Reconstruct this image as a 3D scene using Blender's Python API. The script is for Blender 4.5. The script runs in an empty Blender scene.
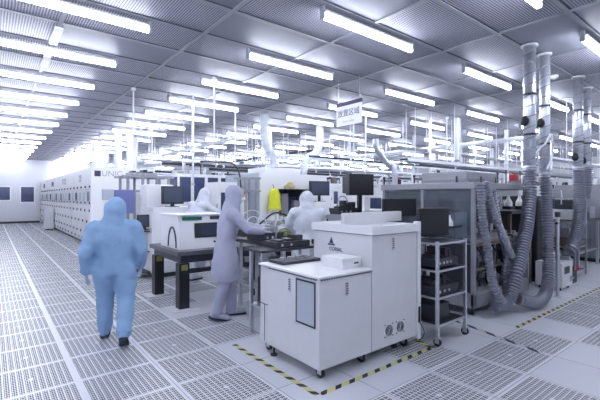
import bpy, bmesh, math, random
from mathutils import Vector, Matrix
random.seed(7)
PI = math.pi
COL = bpy.context.scene.collection
ORD = ['first','second','third','fourth','fifth','sixth','seventh','eighth','ninth','tenth','eleventh','twelfth','thirteenth','fourteenth','fifteenth','sixteenth','seventeenth','eighteenth','nineteenth','twentieth']

# ------------------------------------------------------------ materials
def mat(name, col, rough=.5, metal=0., spec=.5, trans=0., emit=None, es=0., noise=0., bump=0., bscale=20., coat=0.):
    m = bpy.data.materials.new(name); m.use_nodes = True
    nt = m.node_tree; b = nt.nodes['Principled BSDF']
    b.inputs['Base Color'].default_value = (*col, 1)
    b.inputs['Roughness'].default_value = rough
    b.inputs['Metallic'].default_value = metal
    b.inputs['Specular IOR Level'].default_value = spec
    b.inputs['Transmission Weight'].default_value = trans
    b.inputs['Coat Weight'].default_value = coat
    if emit:
        b.inputs['Emission Color'].default_value = (*emit, 1); b.inputs['Emission Strength'].default_value = es
    tc = None
    if noise or bump:
        tc = nt.nodes.new('ShaderNodeTexCoord'); n = nt.nodes.new('ShaderNodeTexNoise')
        n.inputs['Scale'].default_value = bscale; n.inputs['Detail'].default_value = 4
        nt.links.new(tc.outputs['Object'], n.inputs['Vector'])
        if noise:
            mx = nt.nodes.new('ShaderNodeMixRGB'); mx.inputs['Color1'].default_value = (*[c*(1-noise) for c in col], 1)
            mx.inputs['Color2'].default_value = (*[min(1, c*(1+noise)) for c in col], 1)
            nt.links.new(n.outputs['Fac'], mx.inputs['Fac']); nt.links.new(mx.outputs['Color'], b.inputs['Base Color'])
        if bump:
            bp = nt.nodes.new('ShaderNodeBump'); bp.inputs['Strength'].default_value = bump; bp.inputs['Distance'].default_value = .02
            nt.links.new(n.outputs['Fac'], bp.inputs['Height']); nt.links.new(bp.outputs['Normal'], b.inputs['Normal'])
    return m
M = dict(
    paint=mat('machine_paint', (.70,.71,.74), .42, noise=.04, bscale=6),
    white=mat('white_paint', (.84,.85,.88), .40, noise=.03, bscale=4),
    grey=mat('grey_paint', (.33,.34,.38), .45, noise=.06, bscale=6),
    bluegrey=mat('bluegrey_paint', (.46,.51,.58), .35),
    dark=mat('dark_metal', (.035,.038,.05), .4, noise=.2),
    black=mat('black_plastic', (.012,.013,.018), .45),
    navy=mat('tinted_window', (.05,.07,.16), .12, spec=.8, noise=.4, bscale=3),
    screen=mat('screen_glass', (.06,.075,.12), .15, spec=.7),
    steel=mat('steel', (.62,.64,.70), .3, metal=.85, noise=.1),
    galv=mat('galvanised', (.72,.75,.82), .28, metal=.8, noise=.18, bscale=25),
    hose=mat('flexible_hose', (.30,.31,.38), .3, metal=.5, noise=.15, bscale=40),
    whosemat=mat('white_hose', (.72,.76,.83), .5, noise=.08),
    glass=mat('clear_panel', (.36,.42,.50), .08, spec=.8, trans=.82),
    wall=mat('wall_panel', (.66,.67,.73), .45),
    green=mat('green_strip', (.02,.16,.12), .4),
    yellow=mat('yellow_cloth', (.80,.80,.05), .7, noise=.12, bscale=9, bump=.6),
    tan=mat('straw_tan', (.62,.56,.30), .8, noise=.2, bscale=30),
    red=mat('red_plastic', (.5,.03,.05), .5),
    bluesuit=mat('blue_coverall', (.27,.43,.66), .75, noise=.12, bscale=7, bump=.8),
    whitesuit=mat('white_coverall', (.70,.73,.82), .75, noise=.08, bscale=8, bump=.8),
    lilacsuit=mat('lilac_coverall', (.43,.44,.57), .75, noise=.14, bscale=6, bump=.8),
    skin=mat('skin', (.55,.36,.28), .55),
    glove=mat('glove', (.62,.66,.78), .6),
    shoe=mat('dark_sole', (.03,.04,.07), .6),
    rubber=mat('rubber', (.02,.02,.025), .6),
    seam=mat('seam_dark', (.05,.055,.08), .6),
    lamp=mat('lamp_diffuser', (.9,.95,1), .4, emit=(.86,.90,1.0), es=22),
    cap=mat('lamp_cap', (.35,.38,.46), .5),
    ink=mat('dark_ink', (.06,.05,.12), .6),
    paleink=mat('pale_ink', (.42,.40,.52), .6),
    sign=mat('sign_white', (.82,.83,.90), .5),
    brown=mat('brown_metal', (.20,.15,.13), .5, noise=.3),
    olive=mat('olive_part', (.25,.26,.08), .5, noise=.3, bscale=30),
)
def striped(name, period, duty, colA, colB, slant=1.0):
    m = bpy.data.materials.new(name); m.use_nodes = True; nt = m.node_tree; b = nt.nodes['Principled BSDF']
    tc = nt.nodes.new('ShaderNodeTexCoord'); sp = nt.nodes.new('ShaderNodeSeparateXYZ'); nt.links.new(tc.outputs['Object'], sp.inputs[0])
    a = nt.nodes.new('ShaderNodeMath'); a.operation = 'MULTIPLY_ADD'; a.inputs[1].default_value = slant
    nt.links.new(sp.outputs['Y'], a.inputs[0]); nt.links.new(sp.outputs['X'], a.inputs[2])
    d = nt.nodes.new('ShaderNodeMath'); d.operation = 'DIVIDE'; d.inputs[1].default_value = period; nt.links.new(a.outputs[0], d.inputs[0])
    fr = nt.nodes.new('ShaderNodeMath'); fr.operation = 'FRACT'; nt.links.new(d.outputs[0], fr.inputs[0])
    lt = nt.nodes.new('ShaderNodeMath'); lt.operation = 'LESS_THAN'; lt.inputs[1].default_value = duty; nt.links.new(fr.outputs[0], lt.inputs[0])
    mx = nt.nodes.new('ShaderNodeMixRGB'); mx.inputs[1].default_value = (*colA,1); mx.inputs[2].default_value = (*colB,1)
    nt.links.new(lt.outputs[0], mx.inputs[0]); nt.links.new(mx.outputs[0], b.inputs['Base Color']); b.inputs['Roughness'].default_value = .5
    return m
M['tape'] = striped('hazard_tape', .165, .42, (.66,.64,.28), (.02,.02,.03), -1.0)
M['tape2'] = striped('worn_tape', .26, .5, (.55,.56,.58), (.03,.03,.05), 1.5)

def mth(nt, op, a, b=None, c=None):
    n = nt.nodes.new('ShaderNodeMath'); n.operation = op
    for i, v in enumerate((a, b, c)):
        if v is None: continue
        if isinstance(v, (int, float)): n.inputs[i].default_value = v
        else: nt.links.new(v, n.inputs[i])
    return n.outputs[0]
TX, TY, OX, OY = .64, .595, .6, 1.47
def perforated(name, axis):
    """raised-floor grating: twelve slotted columns per tile, ladder of small openings inside each, pale centre boss"""
    m = bpy.data.materials.new(name); m.use_nodes = True; nt = m.node_tree; b = nt.nodes['Principled BSDF']
    tc = nt.nodes.new('ShaderNodeTexCoord'); sp = nt.nodes.new('ShaderNodeSeparateXYZ'); nt.links.new(tc.outputs['Object'], sp.inputs[0])
    u = mth(nt,'FRACT', mth(nt,'DIVIDE', mth(nt,'SUBTRACT', sp.outputs['X'], OX-TX*40), TX))
    v = mth(nt,'FRACT', mth(nt,'DIVIDE', mth(nt,'SUBTRACT', sp.outputs['Y'], OY-TY*40), TY))
    if axis == 'X': u, v = v, u
    # columns across u
    def band(x, n, lo, hi):
        f = mth(nt,'FRACT', mth(nt,'MULTIPLY', x, n))
        return mth(nt,'MULTIPLY', mth(nt,'GREATER_THAN', f, lo), mth(nt,'LESS_THAN', f, hi))
    def inside(x, lo, hi): return mth(nt,'MULTIPLY', mth(nt,'GREATER_THAN', x, lo), mth(nt,'LESS_THAN', x, hi))
    us = mth(nt,'DIVIDE', mth(nt,'SUBTRACT', u, .04), .92)
    c = mth(nt,'MULTIPLY', band(us, 12, .13, .90), band(us, 36, .06, .80))
    lad = band(v, 16, .10, .82)
    hole = mth(nt,'MULTIPLY', mth(nt,'MULTIPLY', c, lad), mth(nt,'MULTIPLY', inside(u,.035,.965), inside(v,.035,.965)))
    # centre boss
    du = mth(nt,'SUBTRACT', u, .5); dv = mth(nt,'SUBTRACT', v, .5)
    rr = mth(nt,'ADD', mth(nt,'MULTIPLY', du, du), mth(nt,'MULTIPLY', dv, dv))
    hole = mth(nt,'MULTIPLY', hole, mth(nt,'GREATER_THAN', rr, .0016))
    mx = nt.nodes.new('ShaderNodeMixRGB'); mx.inputs[1].default_value = (.76,.77,.83,1); mx.inputs[2].default_value = (.02,.032,.045,1)
    nt.links.new(hole, mx.inputs[0])
    ns = nt.nodes.new('ShaderNodeTexNoise'); ns.inputs['Scale'].default_value = 1.3; ns.inputs['Detail'].default_value = 3
    nt.links.new(tc.outputs['Object'], ns.inputs['Vector'])
    ml = nt.nodes.new('ShaderNodeMixRGB'); ml.blend_type = 'MULTIPLY'; ml.inputs[0].default_value = .22
    nt.links.new(mx.outputs[0], ml.inputs[1]); nt.links.new(ns.outputs['Color'], ml.inputs[2])
    nt.links.new(mx.outputs[0], b.inputs['Base Color'])
    rg = mth(nt,'MULTIPLY_ADD', hole, .45, .30); nt.links.new(rg, b.inputs['Roughness'])
    bp = nt.nodes.new('ShaderNodeBump'); bp.inputs['Strength'].default_value = .5; bp.inputs['Distance'].default_value = .004; bp.invert = True
    nt.links.new(hole, bp.inputs['Height']); nt.links.new(bp.outputs['Normal'], b.inputs['Normal'])
    b.inputs['Specular IOR Level'].default_value = .6
    return m
M['gratY'] = perforated('grating_lengthwise', 'Y'); M['gratX'] = perforated('grating_crosswise', 'X')
M['solid'] = mat('solid_floor_tile', (.66,.68,.74), .38, noise=.22, bscale=120)

def ceilmat():
    """perforated filter faces: fine round openings in pale sheet"""
    m = bpy.data.materials.new('filter_face'); m.use_nodes = True; nt = m.node_tree; b = nt.nodes['Principled BSDF']
    tc = nt.nodes.new('ShaderNodeTexCoord'); sp = nt.nodes.new('ShaderNodeSeparateXYZ'); nt.links.new(tc.outputs['Object'], sp.inputs[0])
    P = .031
    def cen(o, k):
        f = mth(nt,'SUBTRACT', mth(nt,'FRACT', mth(nt,'DIVIDE', mth(nt,'ADD', o, 50), P*k)), .5)
        return mth(nt,'MULTIPLY', f, f)
    r2 = mth(nt,'ADD', cen(sp.outputs['X'], 1), cen(sp.outputs['Y'], 1))
    h = mth(nt,'LESS_THAN', r2, .125)
    mx = nt.nodes.new('ShaderNodeMixRGB'); mx.inputs[1].default_value = (.52,.52,.62,1); mx.inputs[2].default_value = (.025,.025,.045,1)
    nt.links.new(h, mx.inputs[0]); nt.links.new(mx.outputs[0], b.inputs['Base Color']); b.inputs['Roughness'].default_value = .55
    b.inputs['Specular IOR Level'].default_value = .35
    return m
M['filter'] = ceilmat()
M['blank'] = mat('blank_ceiling_panel', (.27,.28,.34), .5, spec=.35, noise=.05, bscale=3)

# ------------------------------------------------------------ mesh helpers
def newbm(): return bmesh.new()
def bx(bm, a, b, bev=0.):
    x0,y0,z0 = (min(a[i],b[i]) for i in range(3)); x1,y1,z1 = (max(a[i],b[i]) for i in range(3))
    v = [bm.verts.new(p) for p in ((x0,y0,z0),(x1,y0,z0),(x1,y1,z0),(x0,y1,z0),(x0,y0,z1),(x1,y0,z1),(x1,y1,z1),(x0,y1,z1))]
    fs = [bm.faces.new([v[i] for i in q]) for q in ((3,2,1,0),(4,5,6,7),(0,1,5,4),(1,2,6,5),(2,3,7,6),(3,0,4,7))]
    if bev:
        es = list({e for f in fs for e in f.edges})
        bmesh.ops.bevel(bm, geom=es, offset=bev, segments=2, affect='EDGES', profile=.6)
    return bm
def frame(d):
    d = d.normalized(); up = Vector((0,0,1)) if abs(d.z) < .95 else Vector((1,0,0))
    s = d.cross(up).normalized(); return s, s.cross(d).normalized()
def tube(bm, pts, r, seg=10, caps=True):
    pts = [Vector(p) for p in pts]; n = len(pts); rs = r if isinstance(r,(list,tuple)) else [r]*n
    rings = []; s = None
    for i, p in enumerate(pts):
        d = (pts[min(i+1,n-1)]-pts[max(i-1,0)])
        if d.length < 1e-9: d = Vector((0,0,1))
        d.normalize()
        if s is None: s, t = frame(d)
        else:
            s = (s - d*s.dot(d))
            if s.length < 1e-6: s, t = frame(d)
            s.normalize(); t = s.cross(d).normalized()
        rings.append([bm.verts.new(p + (s*math.cos(a)+t*math.sin(a))*rs[i]) for a in (2*PI*k/seg for k in range(seg))])
    for a, b in zip(rings, rings[1:]):
        for k in range(seg): bm.faces.new((a[k], a[(k+1)%seg], b[(k+1)%seg], b[k]))
    if caps: bm.faces.new(rings[0][::-1]); bm.faces.new(rings[-1])
    return bm
def cyl(bm, p, q, r, seg=14): return tube(bm, [p, q], r, seg)
def spline(ctrl, step=.02):
    c = [Vector(p) for p in ctrl]; c = [c[0]*2-c[1]] + c + [c[-1]*2-c[-2]]; out = []
    for i in range(1, len(c)-2):
        n = max(2, int((c[i+1]-c[i]).length/step))
        for k in range(n):
            t = k/n; p0,p1,p2,p3 = c[i-1],c[i],c[i+1],c[i+2]
            out.append(.5*((2*p1)+(p2-p0)*t+(2*p0-5*p1+4*p2-p3)*t*t+(3*p1-p0-3*p2+p3)*t**3))
    out.append(c[-2]); return out
def corr(bm, ctrl, r, pitch=.028, amp=.10, seg=16):
    pts = spline(ctrl, pitch/4); rs = [r*(1+amp*(1 if (i//2)%2 else -1)) for i in range(len(pts))]
    return tube(bm, pts, rs, seg)
def ball(bm, c, r, sc=(1,1,1), seg=12):
    mtx = Matrix.Translation(c) @ Matrix.Diagonal((*[r*s for s in sc],1))
    bmesh.ops.create_uvsphere(bm, u_segments=seg, v_segments=max(6,seg*2//3), radius=1, matrix=mtx); return bm
def obj(name, bm, m, parent=None, loc=None, smooth=False, rot=None):
    if isinstance(bm, bpy.types.Mesh): me = bm
    else:
        bmesh.ops.recalc_face_normals(bm, faces=bm.faces)
        me = bpy.data.meshes.new(name); bm.to_mesh(me); bm.free()
    if m is not None and not me.materials: me.materials.append(m)
    if smooth:
        for p in me.polygons: p.use_smooth = True
    o = bpy.data.objects.new(name, me); COL.objects.link(o)
    if parent: o.parent = parent
    if loc: o.location = loc
    if rot: o.rotation_euler = rot
    return o
def tag(o, label, cat, group=None, kind=None):
    o['label'] = label; o['category'] = cat
    if group: o['group'] = group
    if kind: o['kind'] = kind
    return o
def thing(name, label, cat, loc=(0,0,0), rz=0., group=None):
    o = bpy.data.objects.new(name, None); COL.objects.link(o); o.location = loc; o.rotation_euler = (0,0,rz); o.empty_display_size = .1
    return tag(o, label, cat, group)
def dup(root, loc, label=None, rz=None):
    r = root.copy(); COL.objects.link(r); r.location = loc
    if rz is not None: r.rotation_euler = (0,0,rz)
    if label: r['label'] = label
    for ch in list(root.children):
        c = ch.copy(); COL.objects.link(c); c.parent = r
        for g in list(ch.children):
            d = g.copy(); COL.objects.link(d); d.parent = c
    return r
def struct(name, bm, m):
    o = obj(name, bm, m); o['kind'] = 'structure'; return o
def boxes(lst, bev=0.):
    bm = newbm()
    for a, b in lst: bx(bm, a, b, bev)
    return bm
def textmesh(s, size, m, parent, loc, rot, name='lettering', ext=.001):
    cu = bpy.data.curves.new(name, 'FONT'); cu.body = s; cu.size = size; cu.extrude = ext; cu.align_x = 'CENTER'; cu.align_y = 'CENTER'
    t = bpy.data.objects.new('tmp_text', cu); COL.objects.link(t); bpy.context.view_layer.update()
    me = bpy.data.meshes.new_from_object(t.evaluated_get(bpy.context.evaluated_depsgraph_get()))
    bpy.data.objects.remove(t); me.materials.clear()
    return obj(name, me, m, parent, loc, rot=rot)

# ------------------------------------------------------------ room shell
CZ = 3.9; XW0, XW1, YW0, YW1 = -3.2, 27., -3.2, 29.3
bm = newbm(); fm = bpy.data.meshes.new('floor')
solid = set()
def tile_kind(i, j):
    # i: X index from .6, j: Y index from 1.47
    X = OX+TX*(i+.5); Y = OY+TY*(j+.5)
    if j in (1,2,3) and 2 <= i <= 4 and not (j == 1 and i == 4) : return 2
    if (i, j) in ((3,4),(4,4),(5,2),(6,2),(5,3),(6,3),(5,1),(6,1),(7,0),(5,-1),(6,-1)): return 2
    if i >= 5 and 1 <= j <= 5: return 2
    if i >= 8 and j >= 1: return 2
    if (i, j) in ((2,6),(3,6),(3,7),(10,-1),(12,0),(9,-2)): return 2
    if i == 3 and j == 5: return 2
    if X > 2.5 and Y < 2.06: return 1
    if X > 3.1 and Y < 2.7: return 1
    return 0
i0 = math.floor((XW0-OX)/TX); i1 = math.ceil((XW1-OX)/TX); j0 = math.floor((YW0-OY)/TY); j1 = math.ceil((YW1-OY)/TY)
vs = {}
def vv(i, j):
    if (i,j) not in vs: vs[(i,j)] = bm.verts.new((OX+TX*i, OY+TY*j, 0))
    return vs[(i,j)]
for i in range(i0, i1):
    for j in range(j0, j1):
        f = bm.faces.new((vv(i,j), vv(i+1,j), vv(i+1,j+1), vv(i,j+1))); f.material_index = tile_kind(i, j)
bm.to_mesh(fm); bm.free()
for k in ('gratY','gratX','solid'): fm.materials.append(M[k])
fl = bpy.data.objects.new('floor', fm); COL.objects.link(fl); fl['kind'] = 'structure'
# seams between the solid tiles: pale joints on the floor
bm = newbm()
for i in range(1, 14):
    bx(bm, (OX+TX*i-.003, -1.5, 0), (OX+TX*i+.003, 4.6, .0012))
for j in range(-4, 6):
    bx(bm, (1.4, OY+TY*j-.003, 0), (9.5, OY+TY*j+.003, .0012))
struct('trim_3', bm, M['grey'])

GX, GY = 1.62, .855
bm = newbm(); cm = bpy.data.meshes.new('ceiling'); vs = {}
gi0, gi1 = math.floor((XW0-.73)/GX), math.ceil((XW1-.73)/GX); gj0, gj1 = math.floor((YW0)/GY), math.ceil(YW1/GY)
rnd = random.Random(3)
blank = {(1,5),(2,4),(3,2),(3,1),(1,3),(0,4),(4,4),(5,3),(2,7),(0,7)}
def cv(i, j):
    if (i,j) not in vs: vs[(i,j)] = bm.verts.new((.73+GX*i, GY*j, CZ))
    return vs[(i,j)]
for i in range(gi0, gi1):
    for j in range(gj0, gj1):
        f = bm.faces.new((cv(i,j), cv(i,j+1), cv(i+1,j+1), cv(i+1,j)))
        f.material_index = 1 if ((i,j) in blank or (j > 8 and rnd.random() < .3)) else 0
bm.to_mesh(cm); bm.free(); cm.materials.append(M['filter']); cm.materials.append(M['blank'])
co = bpy.data.objects.new('ceiling', cm); COL.objects.link(co); co['kind'] = 'structure'
bm = newbm(); bs = newbm()
for i in range(gi0, gi1+1):
    X = .73+GX*i; bx(bm, (X-.028, YW0, CZ-.018), (X+.028, YW1, CZ-.001)); bx(bs, (X+.028, YW0, CZ-.008), (X+.042, YW1, CZ-.001))
for j in range(gj0, gj1+1):
    Y = GY*j; bx(bm, (XW0, Y-.028, CZ-.016), (XW1, Y+.028, CZ-.001)); bx(bs, (XW0, Y-.045, CZ-.008), (XW1, Y-.028, CZ-.001))
struct('trim_1', bm, M['grey']); struct('trim_2', bs, M['seam'])
for nm, a, b in (('wall_back',(XW0,YW1,0),(XW1,YW1+.1,CZ)), ('wall_left',(XW0-.1,YW0,0),(XW0,YW1,CZ)), ('wall_right',(XW1,YW0,0),(XW1+.1,YW1,CZ)), ('wall_front',(XW0,YW0-.1,0),(XW1,YW0,CZ))):
    struct(nm, boxes([(a,b)]), M['wall'])
bm = newbm()
for k in range(26):
    X = XW0+.5+1.18*k
    if X < XW1: bx(bm, (X-.012, YW1-.006, .1), (X+.012, YW1, CZ))
struct('trim_4', bm, M['paint'])
struct('baseboard_back', boxes([((XW0,YW1-.02,0),(2.45,YW1-.001,.12))]), M['dark'])
def wwin(n, x0, x1, z0, z1):
    fr = newbm()
    for a, b in (((x0-.06,YW1-.04,z0-.06),(x1+.06,YW1-.007,z0)), ((x0-.06,YW1-.04,z1),(x1+.06,YW1-.007,z1+.06)), ((x0-.06,YW1-.04,z0),(x0,YW1-.007,z1)), ((x1,YW1-.04,z0),(x1+.06,YW1-.007,z1))): bx(fr,a,b)
    w = struct('window_%d'%n, fr, M['white'])
    obj('pane', boxes([((x0,YW1-.025,z0),(x1,YW1-.008,z1))]), M['navy'], w)
wwin(1, .1, .95, 1.42, 2.2); wwin(2, 1.49, 2.15, 1.3, 2.22)

# ------------------------------------------------------------ ceiling lamps
def lamp_proto():
    t = thing('ceiling_lamp', 'x', 'lamp', (0,0,3.715), 0, 'teardrop tube lamps under the ceiling grid')
    bm = newbm(); L = .86; prof = [(0,.014),(.027,.026),(.035,.046),(.030,.068),(.020,.092),(-.020,.092),(-.030,.068),(-.035,.046),(-.027,.026)]
    a = [bm.verts.new((-L,y,z)) for y,z in prof]; b = [bm.verts.new((L,y,z)) for y,z in prof]
    for k in range(len(prof)): bm.faces.new((a[k],a[(k+1)%9],b[(k+1)%9],b[k]))
    bm.faces.new(a[::-1]); bm.faces.new(b)
    obj('diffuser', bm, M['lamp'], t, smooth=False)
    obj('shading_spine', boxes([((-L,-.048,.0925),(L,.048,.118))]), M['paint'], t)  # spine made wider than its mount to block upward light off the ceiling
    for s in (-1,1):
        obj('end_cap', boxes([((s*L,-.03,.012),(s*(L+.04),.03,.165))], .006), M['cap'], t)
    return t
lamps = []
def nth(k): return ORD[k] if k < 20 else '%dth' % (k+1)
for c, X in enumerate([.75-3.24, .75, .75+3.24, .75+6.48, .75+9.72, .75+12.96, .75+16.2, .75+19.44, .75+22.68]):
    for r in range(-1, 17):
        Y = 1.77+1.71*r
        if c == 0 and r > 5: continue
        # keep what the camera's wedge can see plus unseen lamps added as fill light
        if c >= 2 and r >= 2:
            if X*.6223+Y*.7827 < 0: continue
        lamps.append((X, Y, c, r))
proto = None
for X, Y, c, r in lamps:
    lab = 'glowing tube lamp, %s column from left, %s row from camera' % (nth(c), nth(r+1))
    if proto is None:
        proto = lamp_proto(); proto.location = (X, Y, 3.715); proto['label'] = lab
    else: dup(proto, (X, Y, 3.715), lab)
tag(obj('ceiling_bracket', boxes([((-.05,-.34,0),(.05,.34,.03))]), M['white'], None, (.73,6.45,3.852)), 'pale flat bracket strip on ceiling between the second and third lamps of the left column', 'bracket', 'ceiling brackets')
tag(obj('ceiling_bracket', boxes([((-.05,-.3,0),(.05,.3,.03))]), M['white'], None, (.73,7.75,3.852)), 'pale flat bracket strip on ceiling between the third and fourth lamps of the left column', 'bracket', 'ceiling brackets')

# ------------------------------------------------------------ hanging sign
t = thing('hanging_sign', 'white hanging sign with dark Chinese characters under the ceiling', 'sign', (5.38,5.26,2.98), -PI/2)
SW, SH = .66, .38
obj('board', boxes([((-SW/2,-.012,0),(SW/2,.012,SH))]), M['sign'], t)
obj('top_rail', boxes([((-SW/2,-.02,SH+.002),(SW/2,.02,SH+.07))]), M['ink'], t)
for s in (-1,1): obj('hanger_rod', cyl(newbm(), (s*.28,0,SH+.07), (s*.28,0,3.88-2.98), .006, 6), M['steel'], t)
textmesh('放置区域', .145, M['ink'], t, (0,-.0145,.23), (PI/2,0,0))
textmesh('PLACE AREA', .055, M['paleink'], t, (0,-.0145,.07), (PI/2,0,0))

# ------------------------------------------------------------ part builders
def caster(parent, x, y, r=.04, top=.1, rz=0):
    bm = newbm(); bx(bm, (x-.03,y-.03,top-.012),(x+.03,y+.03,top)); bx(bm, (x-.022,y-.03,r*.8),(x-.016,y+.02,top-.012)); bx(bm, (x+.016,y-.03,r*.8),(x+.022,y+.02,top-.012))
    f = obj('caster', bm, M['steel'], parent)
    w = newbm(); cyl(w, (x-.014,y,r+.001),(x+.014,y,r+.001), r, 16); obj('wheel', w, M['rubber'], f)
def feet(parent, w, d, h=.08, ins=.08):
    for x in (ins, w-ins):
        for y in (ins, d-ins):
            bm = newbm(); cyl(bm, (x,y,0),(x,y,.02), .035, 10); cyl(bm, (x,y,.02),(x,y,h), .012, 8); obj('foot', bm, M['dark'], parent)
def slot(bm, x, y, z, w=.03, h=.11, axis='y', t=.008):
    if axis == 'y': bx(bm, (x-w/2,y-t,z-h/2),(x+w/2,y,z+h/2), .003)
    else: bx(bm, (x-t,y-w/2,z-h/2),(x,y+w/2,z+h/2), .003)
def cabinet(name, label, cat, loc, w, d, h, n=2, win=None, m='white', group=None, side=2, sidewin=None, z0=.09, louv=True, beacon=False, wz=(.58,.84), topbox=True, rz=0, mono=False):
    """equipment cabinet. local origin = front-left-bottom corner, front at y=0, left side at x=0"""
    t = thing(name, label, cat, loc, rz, group)
    obj('body', boxes([((0,0,z0),(w,d,h))], .012), M[m], t)
    obj('plinth', boxes([((.05,.05,0),(w-.05,d-.05,z0))]), M['dark'], t)
    wd = w/n
    for k in range(n):
        has = win and (win == 'all' or k % 2 == 0)
        if has:
            zt = h*wz[0]-.03
        else: zt = h-.1
        dr = obj('door', boxes([((k*wd+.02,-.012,z0+.05),((k+1)*wd-.02,0,zt))], .004), M[m], t)
        bm = newbm(); slot(bm, (k+1)*wd-.09, -.012, zt*.72); obj('handle', bm, M['dark'], dr)
        if has:
            f = obj('window_frame', boxes([((k*wd+.05,-.010,h*wz[0]),((k+1)*wd-.05,0,h*wz[1]))], .004), M['seam'], t)
            obj('pane', boxes([((k*wd+.075,-.016,h*wz[0]+.025),((k+1)*wd-.075,-.010,h*wz[1]-.025))]), M['navy'], f)
    ws = d/side
    for k in range(side):
        if sidewin and k % 2 == 0: zt = h*wz[0]-.03
        else: zt = h-.1
        dr = obj('side_panel', boxes([((-.012,k*ws+.02,z0+.05),(0,(k+1)*ws-.02,zt))], .004), M[m], t)
        bm = newbm(); slot(bm, -.012, (k+.2)*ws, zt*.72, axis='x'); obj('handle', bm, M['dark'], dr)
        if sidewin and k % 2 == 0:
            f = obj('window_frame', boxes([((-.010,k*ws+.05,h*wz[0]),(0,(k+1)*ws-.05,h*wz[1]))], .004), M['seam'], t)
            obj('pane', boxes([((-.016,k*ws+.075,h*wz[0]+.025),(-.010,(k+1)*ws-.075,h*wz[1]-.025))]), M['navy'], f)
    if louv:
        bm = newbm()
        for q in range(6): bx(bm, (w-.32, -.018, z0+.16+q*.03), (w-.1, -.012, z0+.172+q*.03))
        obj('vent', bm, M['seam'], t)
    if topbox:
        obj('top_housing', boxes([((w*.15,d*.2,h),(w*.6,d*.75,h+.14))], .01), M['paint'], t)
        bm = newbm()
        tube(bm, spline([(w*.7,d*.5,h),(w*.7,d*.5,h+.25),(w*.8,d*.5,h+.36),(w*.95,d*.5,h+.38)],.05), .035, 8); cyl(bm, (w*.2,d*.3,h+.14),(w*.2,d*.3,h+.4), .03, 8)
        obj('pipe_stub', bm, M['galv'], t, smooth=True)
        rq = random.Random(int(loc[0]*31+loc[1]*17))
        for q in range(7):
            fx, fw, fh = w*(.04+.13*q), w*rq.uniform(.03,.09), rq.uniform(.06,.30); fb = newbm(); k0 = rq.random()
            if k0 < .45: bx(fb, (fx,.04,h),(fx+fw,.04+d*.12,h+fh), .004)
            elif k0 < .75: cyl(fb, (fx+.03,.09,h),(fx+.03,.09,h+fh*1.6), .022, 8); cyl(fb, (fx,.09,h+fh*1.6),(fx+.06,.09,h+fh*1.6), .03, 8)
            else: tube(fb, spline([(fx,.1,h),(fx,.1,h+fh),(fx+.08,.1,h+fh+.08),(fx+.2,.1,h+fh+.06),(fx+.22,.1,h)],.04), .016, 6)
            obj('roof_fitting', fb, M[rq.choice(['dark','black','steel','grey','brown'])], t)
        for q in range(n):
            lb = boxes([((q*wd+wd*.3,-.016,h*.52),(q*wd+wd*.5,-.012,h*.56)),((q*wd+wd*.55,-.016,h*.52),(q*wd+wd*.6,-.012,h*.56))]); obj('switch_plate', lb, M['dark'], t)
    if beacon:
        p = newbm(); cyl(p, (w*.85,.1,h),(w*.85,.1,h+.18), .012, 6); b0 = obj('signal_tower', p, M['steel'], t)
        p = newbm(); cyl(p, (w*.85,.1,h+.18),(w*.85,.1,h+.3), .028, 8); obj('signal_lens', p, M[random.choice(['red','green','olive'])], b0)
    return t
def monitor(name, label, loc, w=.45, h=.36, d=.06, rz=0, crt=False, stand=.1, m='black', sc='screen', cat='monitor'):
    t = thing(name, label, cat, loc, rz)
    bm = newbm()
    bx(bm, (-w/2,0,stand),(w/2,d,stand+h), .012)
    if crt: bx(bm, (-w*.42,d,stand+.03),(w*.42,d+.2,stand+h-.03), .03)
    obj('casing', bm, M[m], t)
    obj('screen', boxes([((-w/2+.025,-.004,stand+.03),(w/2-.025,0,stand+h-.025))]), M[sc], t)
    bm = newbm(); bx(bm, (-.03,d*.3,.012),(.03,d*.9,stand)); bx(bm, (-w*.25,-.04,0),(w*.25,d+.1,.012)); obj('stand', bm, M[m], t)
    return t
def bench(name, label, loc, w, d, h, top='dark', leg='dark', lt=.05, shelf=True, cat='workbench', lw=.05):
    t = thing(name, label, cat, loc)
    obj('tabletop', boxes([((0,0,h-lt),(w,d,h))], .006), M[top], t)
    for x in (.04, w-.04-lw):
        for y in (.04, d-.04-lw): obj('leg', boxes([((x,y,.0),(x+lw,y+lw,h-lt))]), M[leg], t)
    if shelf: obj('lower_shelf', boxes([((.05,.05,h*.33),(w-.05,d-.05,h*.33+.02))]), M['steel'], t)
    return t
def rack(name, label, loc, w, d, h, shelves=3, m='steel', p=.035, cat='rack', cast=True, rz=0):
    t = thing(name, label, cat, loc, rz); b = .1 if cast else 0.
    for x in (0, w-p):
        for y in (0, d-p): obj('post', boxes([((x,y,b),(x+p,y+p,h))]), M[m], t)
    for k in range(shelves):
        z = b+.1+(h-b-.14)*k/max(1,shelves-1)
        bm = newbm()
        for y in (0, d-p): bx(bm, (p,y+.006,z),(w-p,y+p-.006,z+.02))
        for x in (0, w-p): bx(bm, (x+.006,p,z),(x+p-.006,d-p,z+.02))
        r = obj('shelf_frame', bm, M[m], t)
        obj('shelf_plate', boxes([((p,p,z+.012),(w-p,d-p,z+.018))]), M['dark'], r)
    if cast:
        for x in (p/2, w-p/2):
            for y in (p/2, d-p/2): caster(t, x, y, .042, b)
    return t
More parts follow.
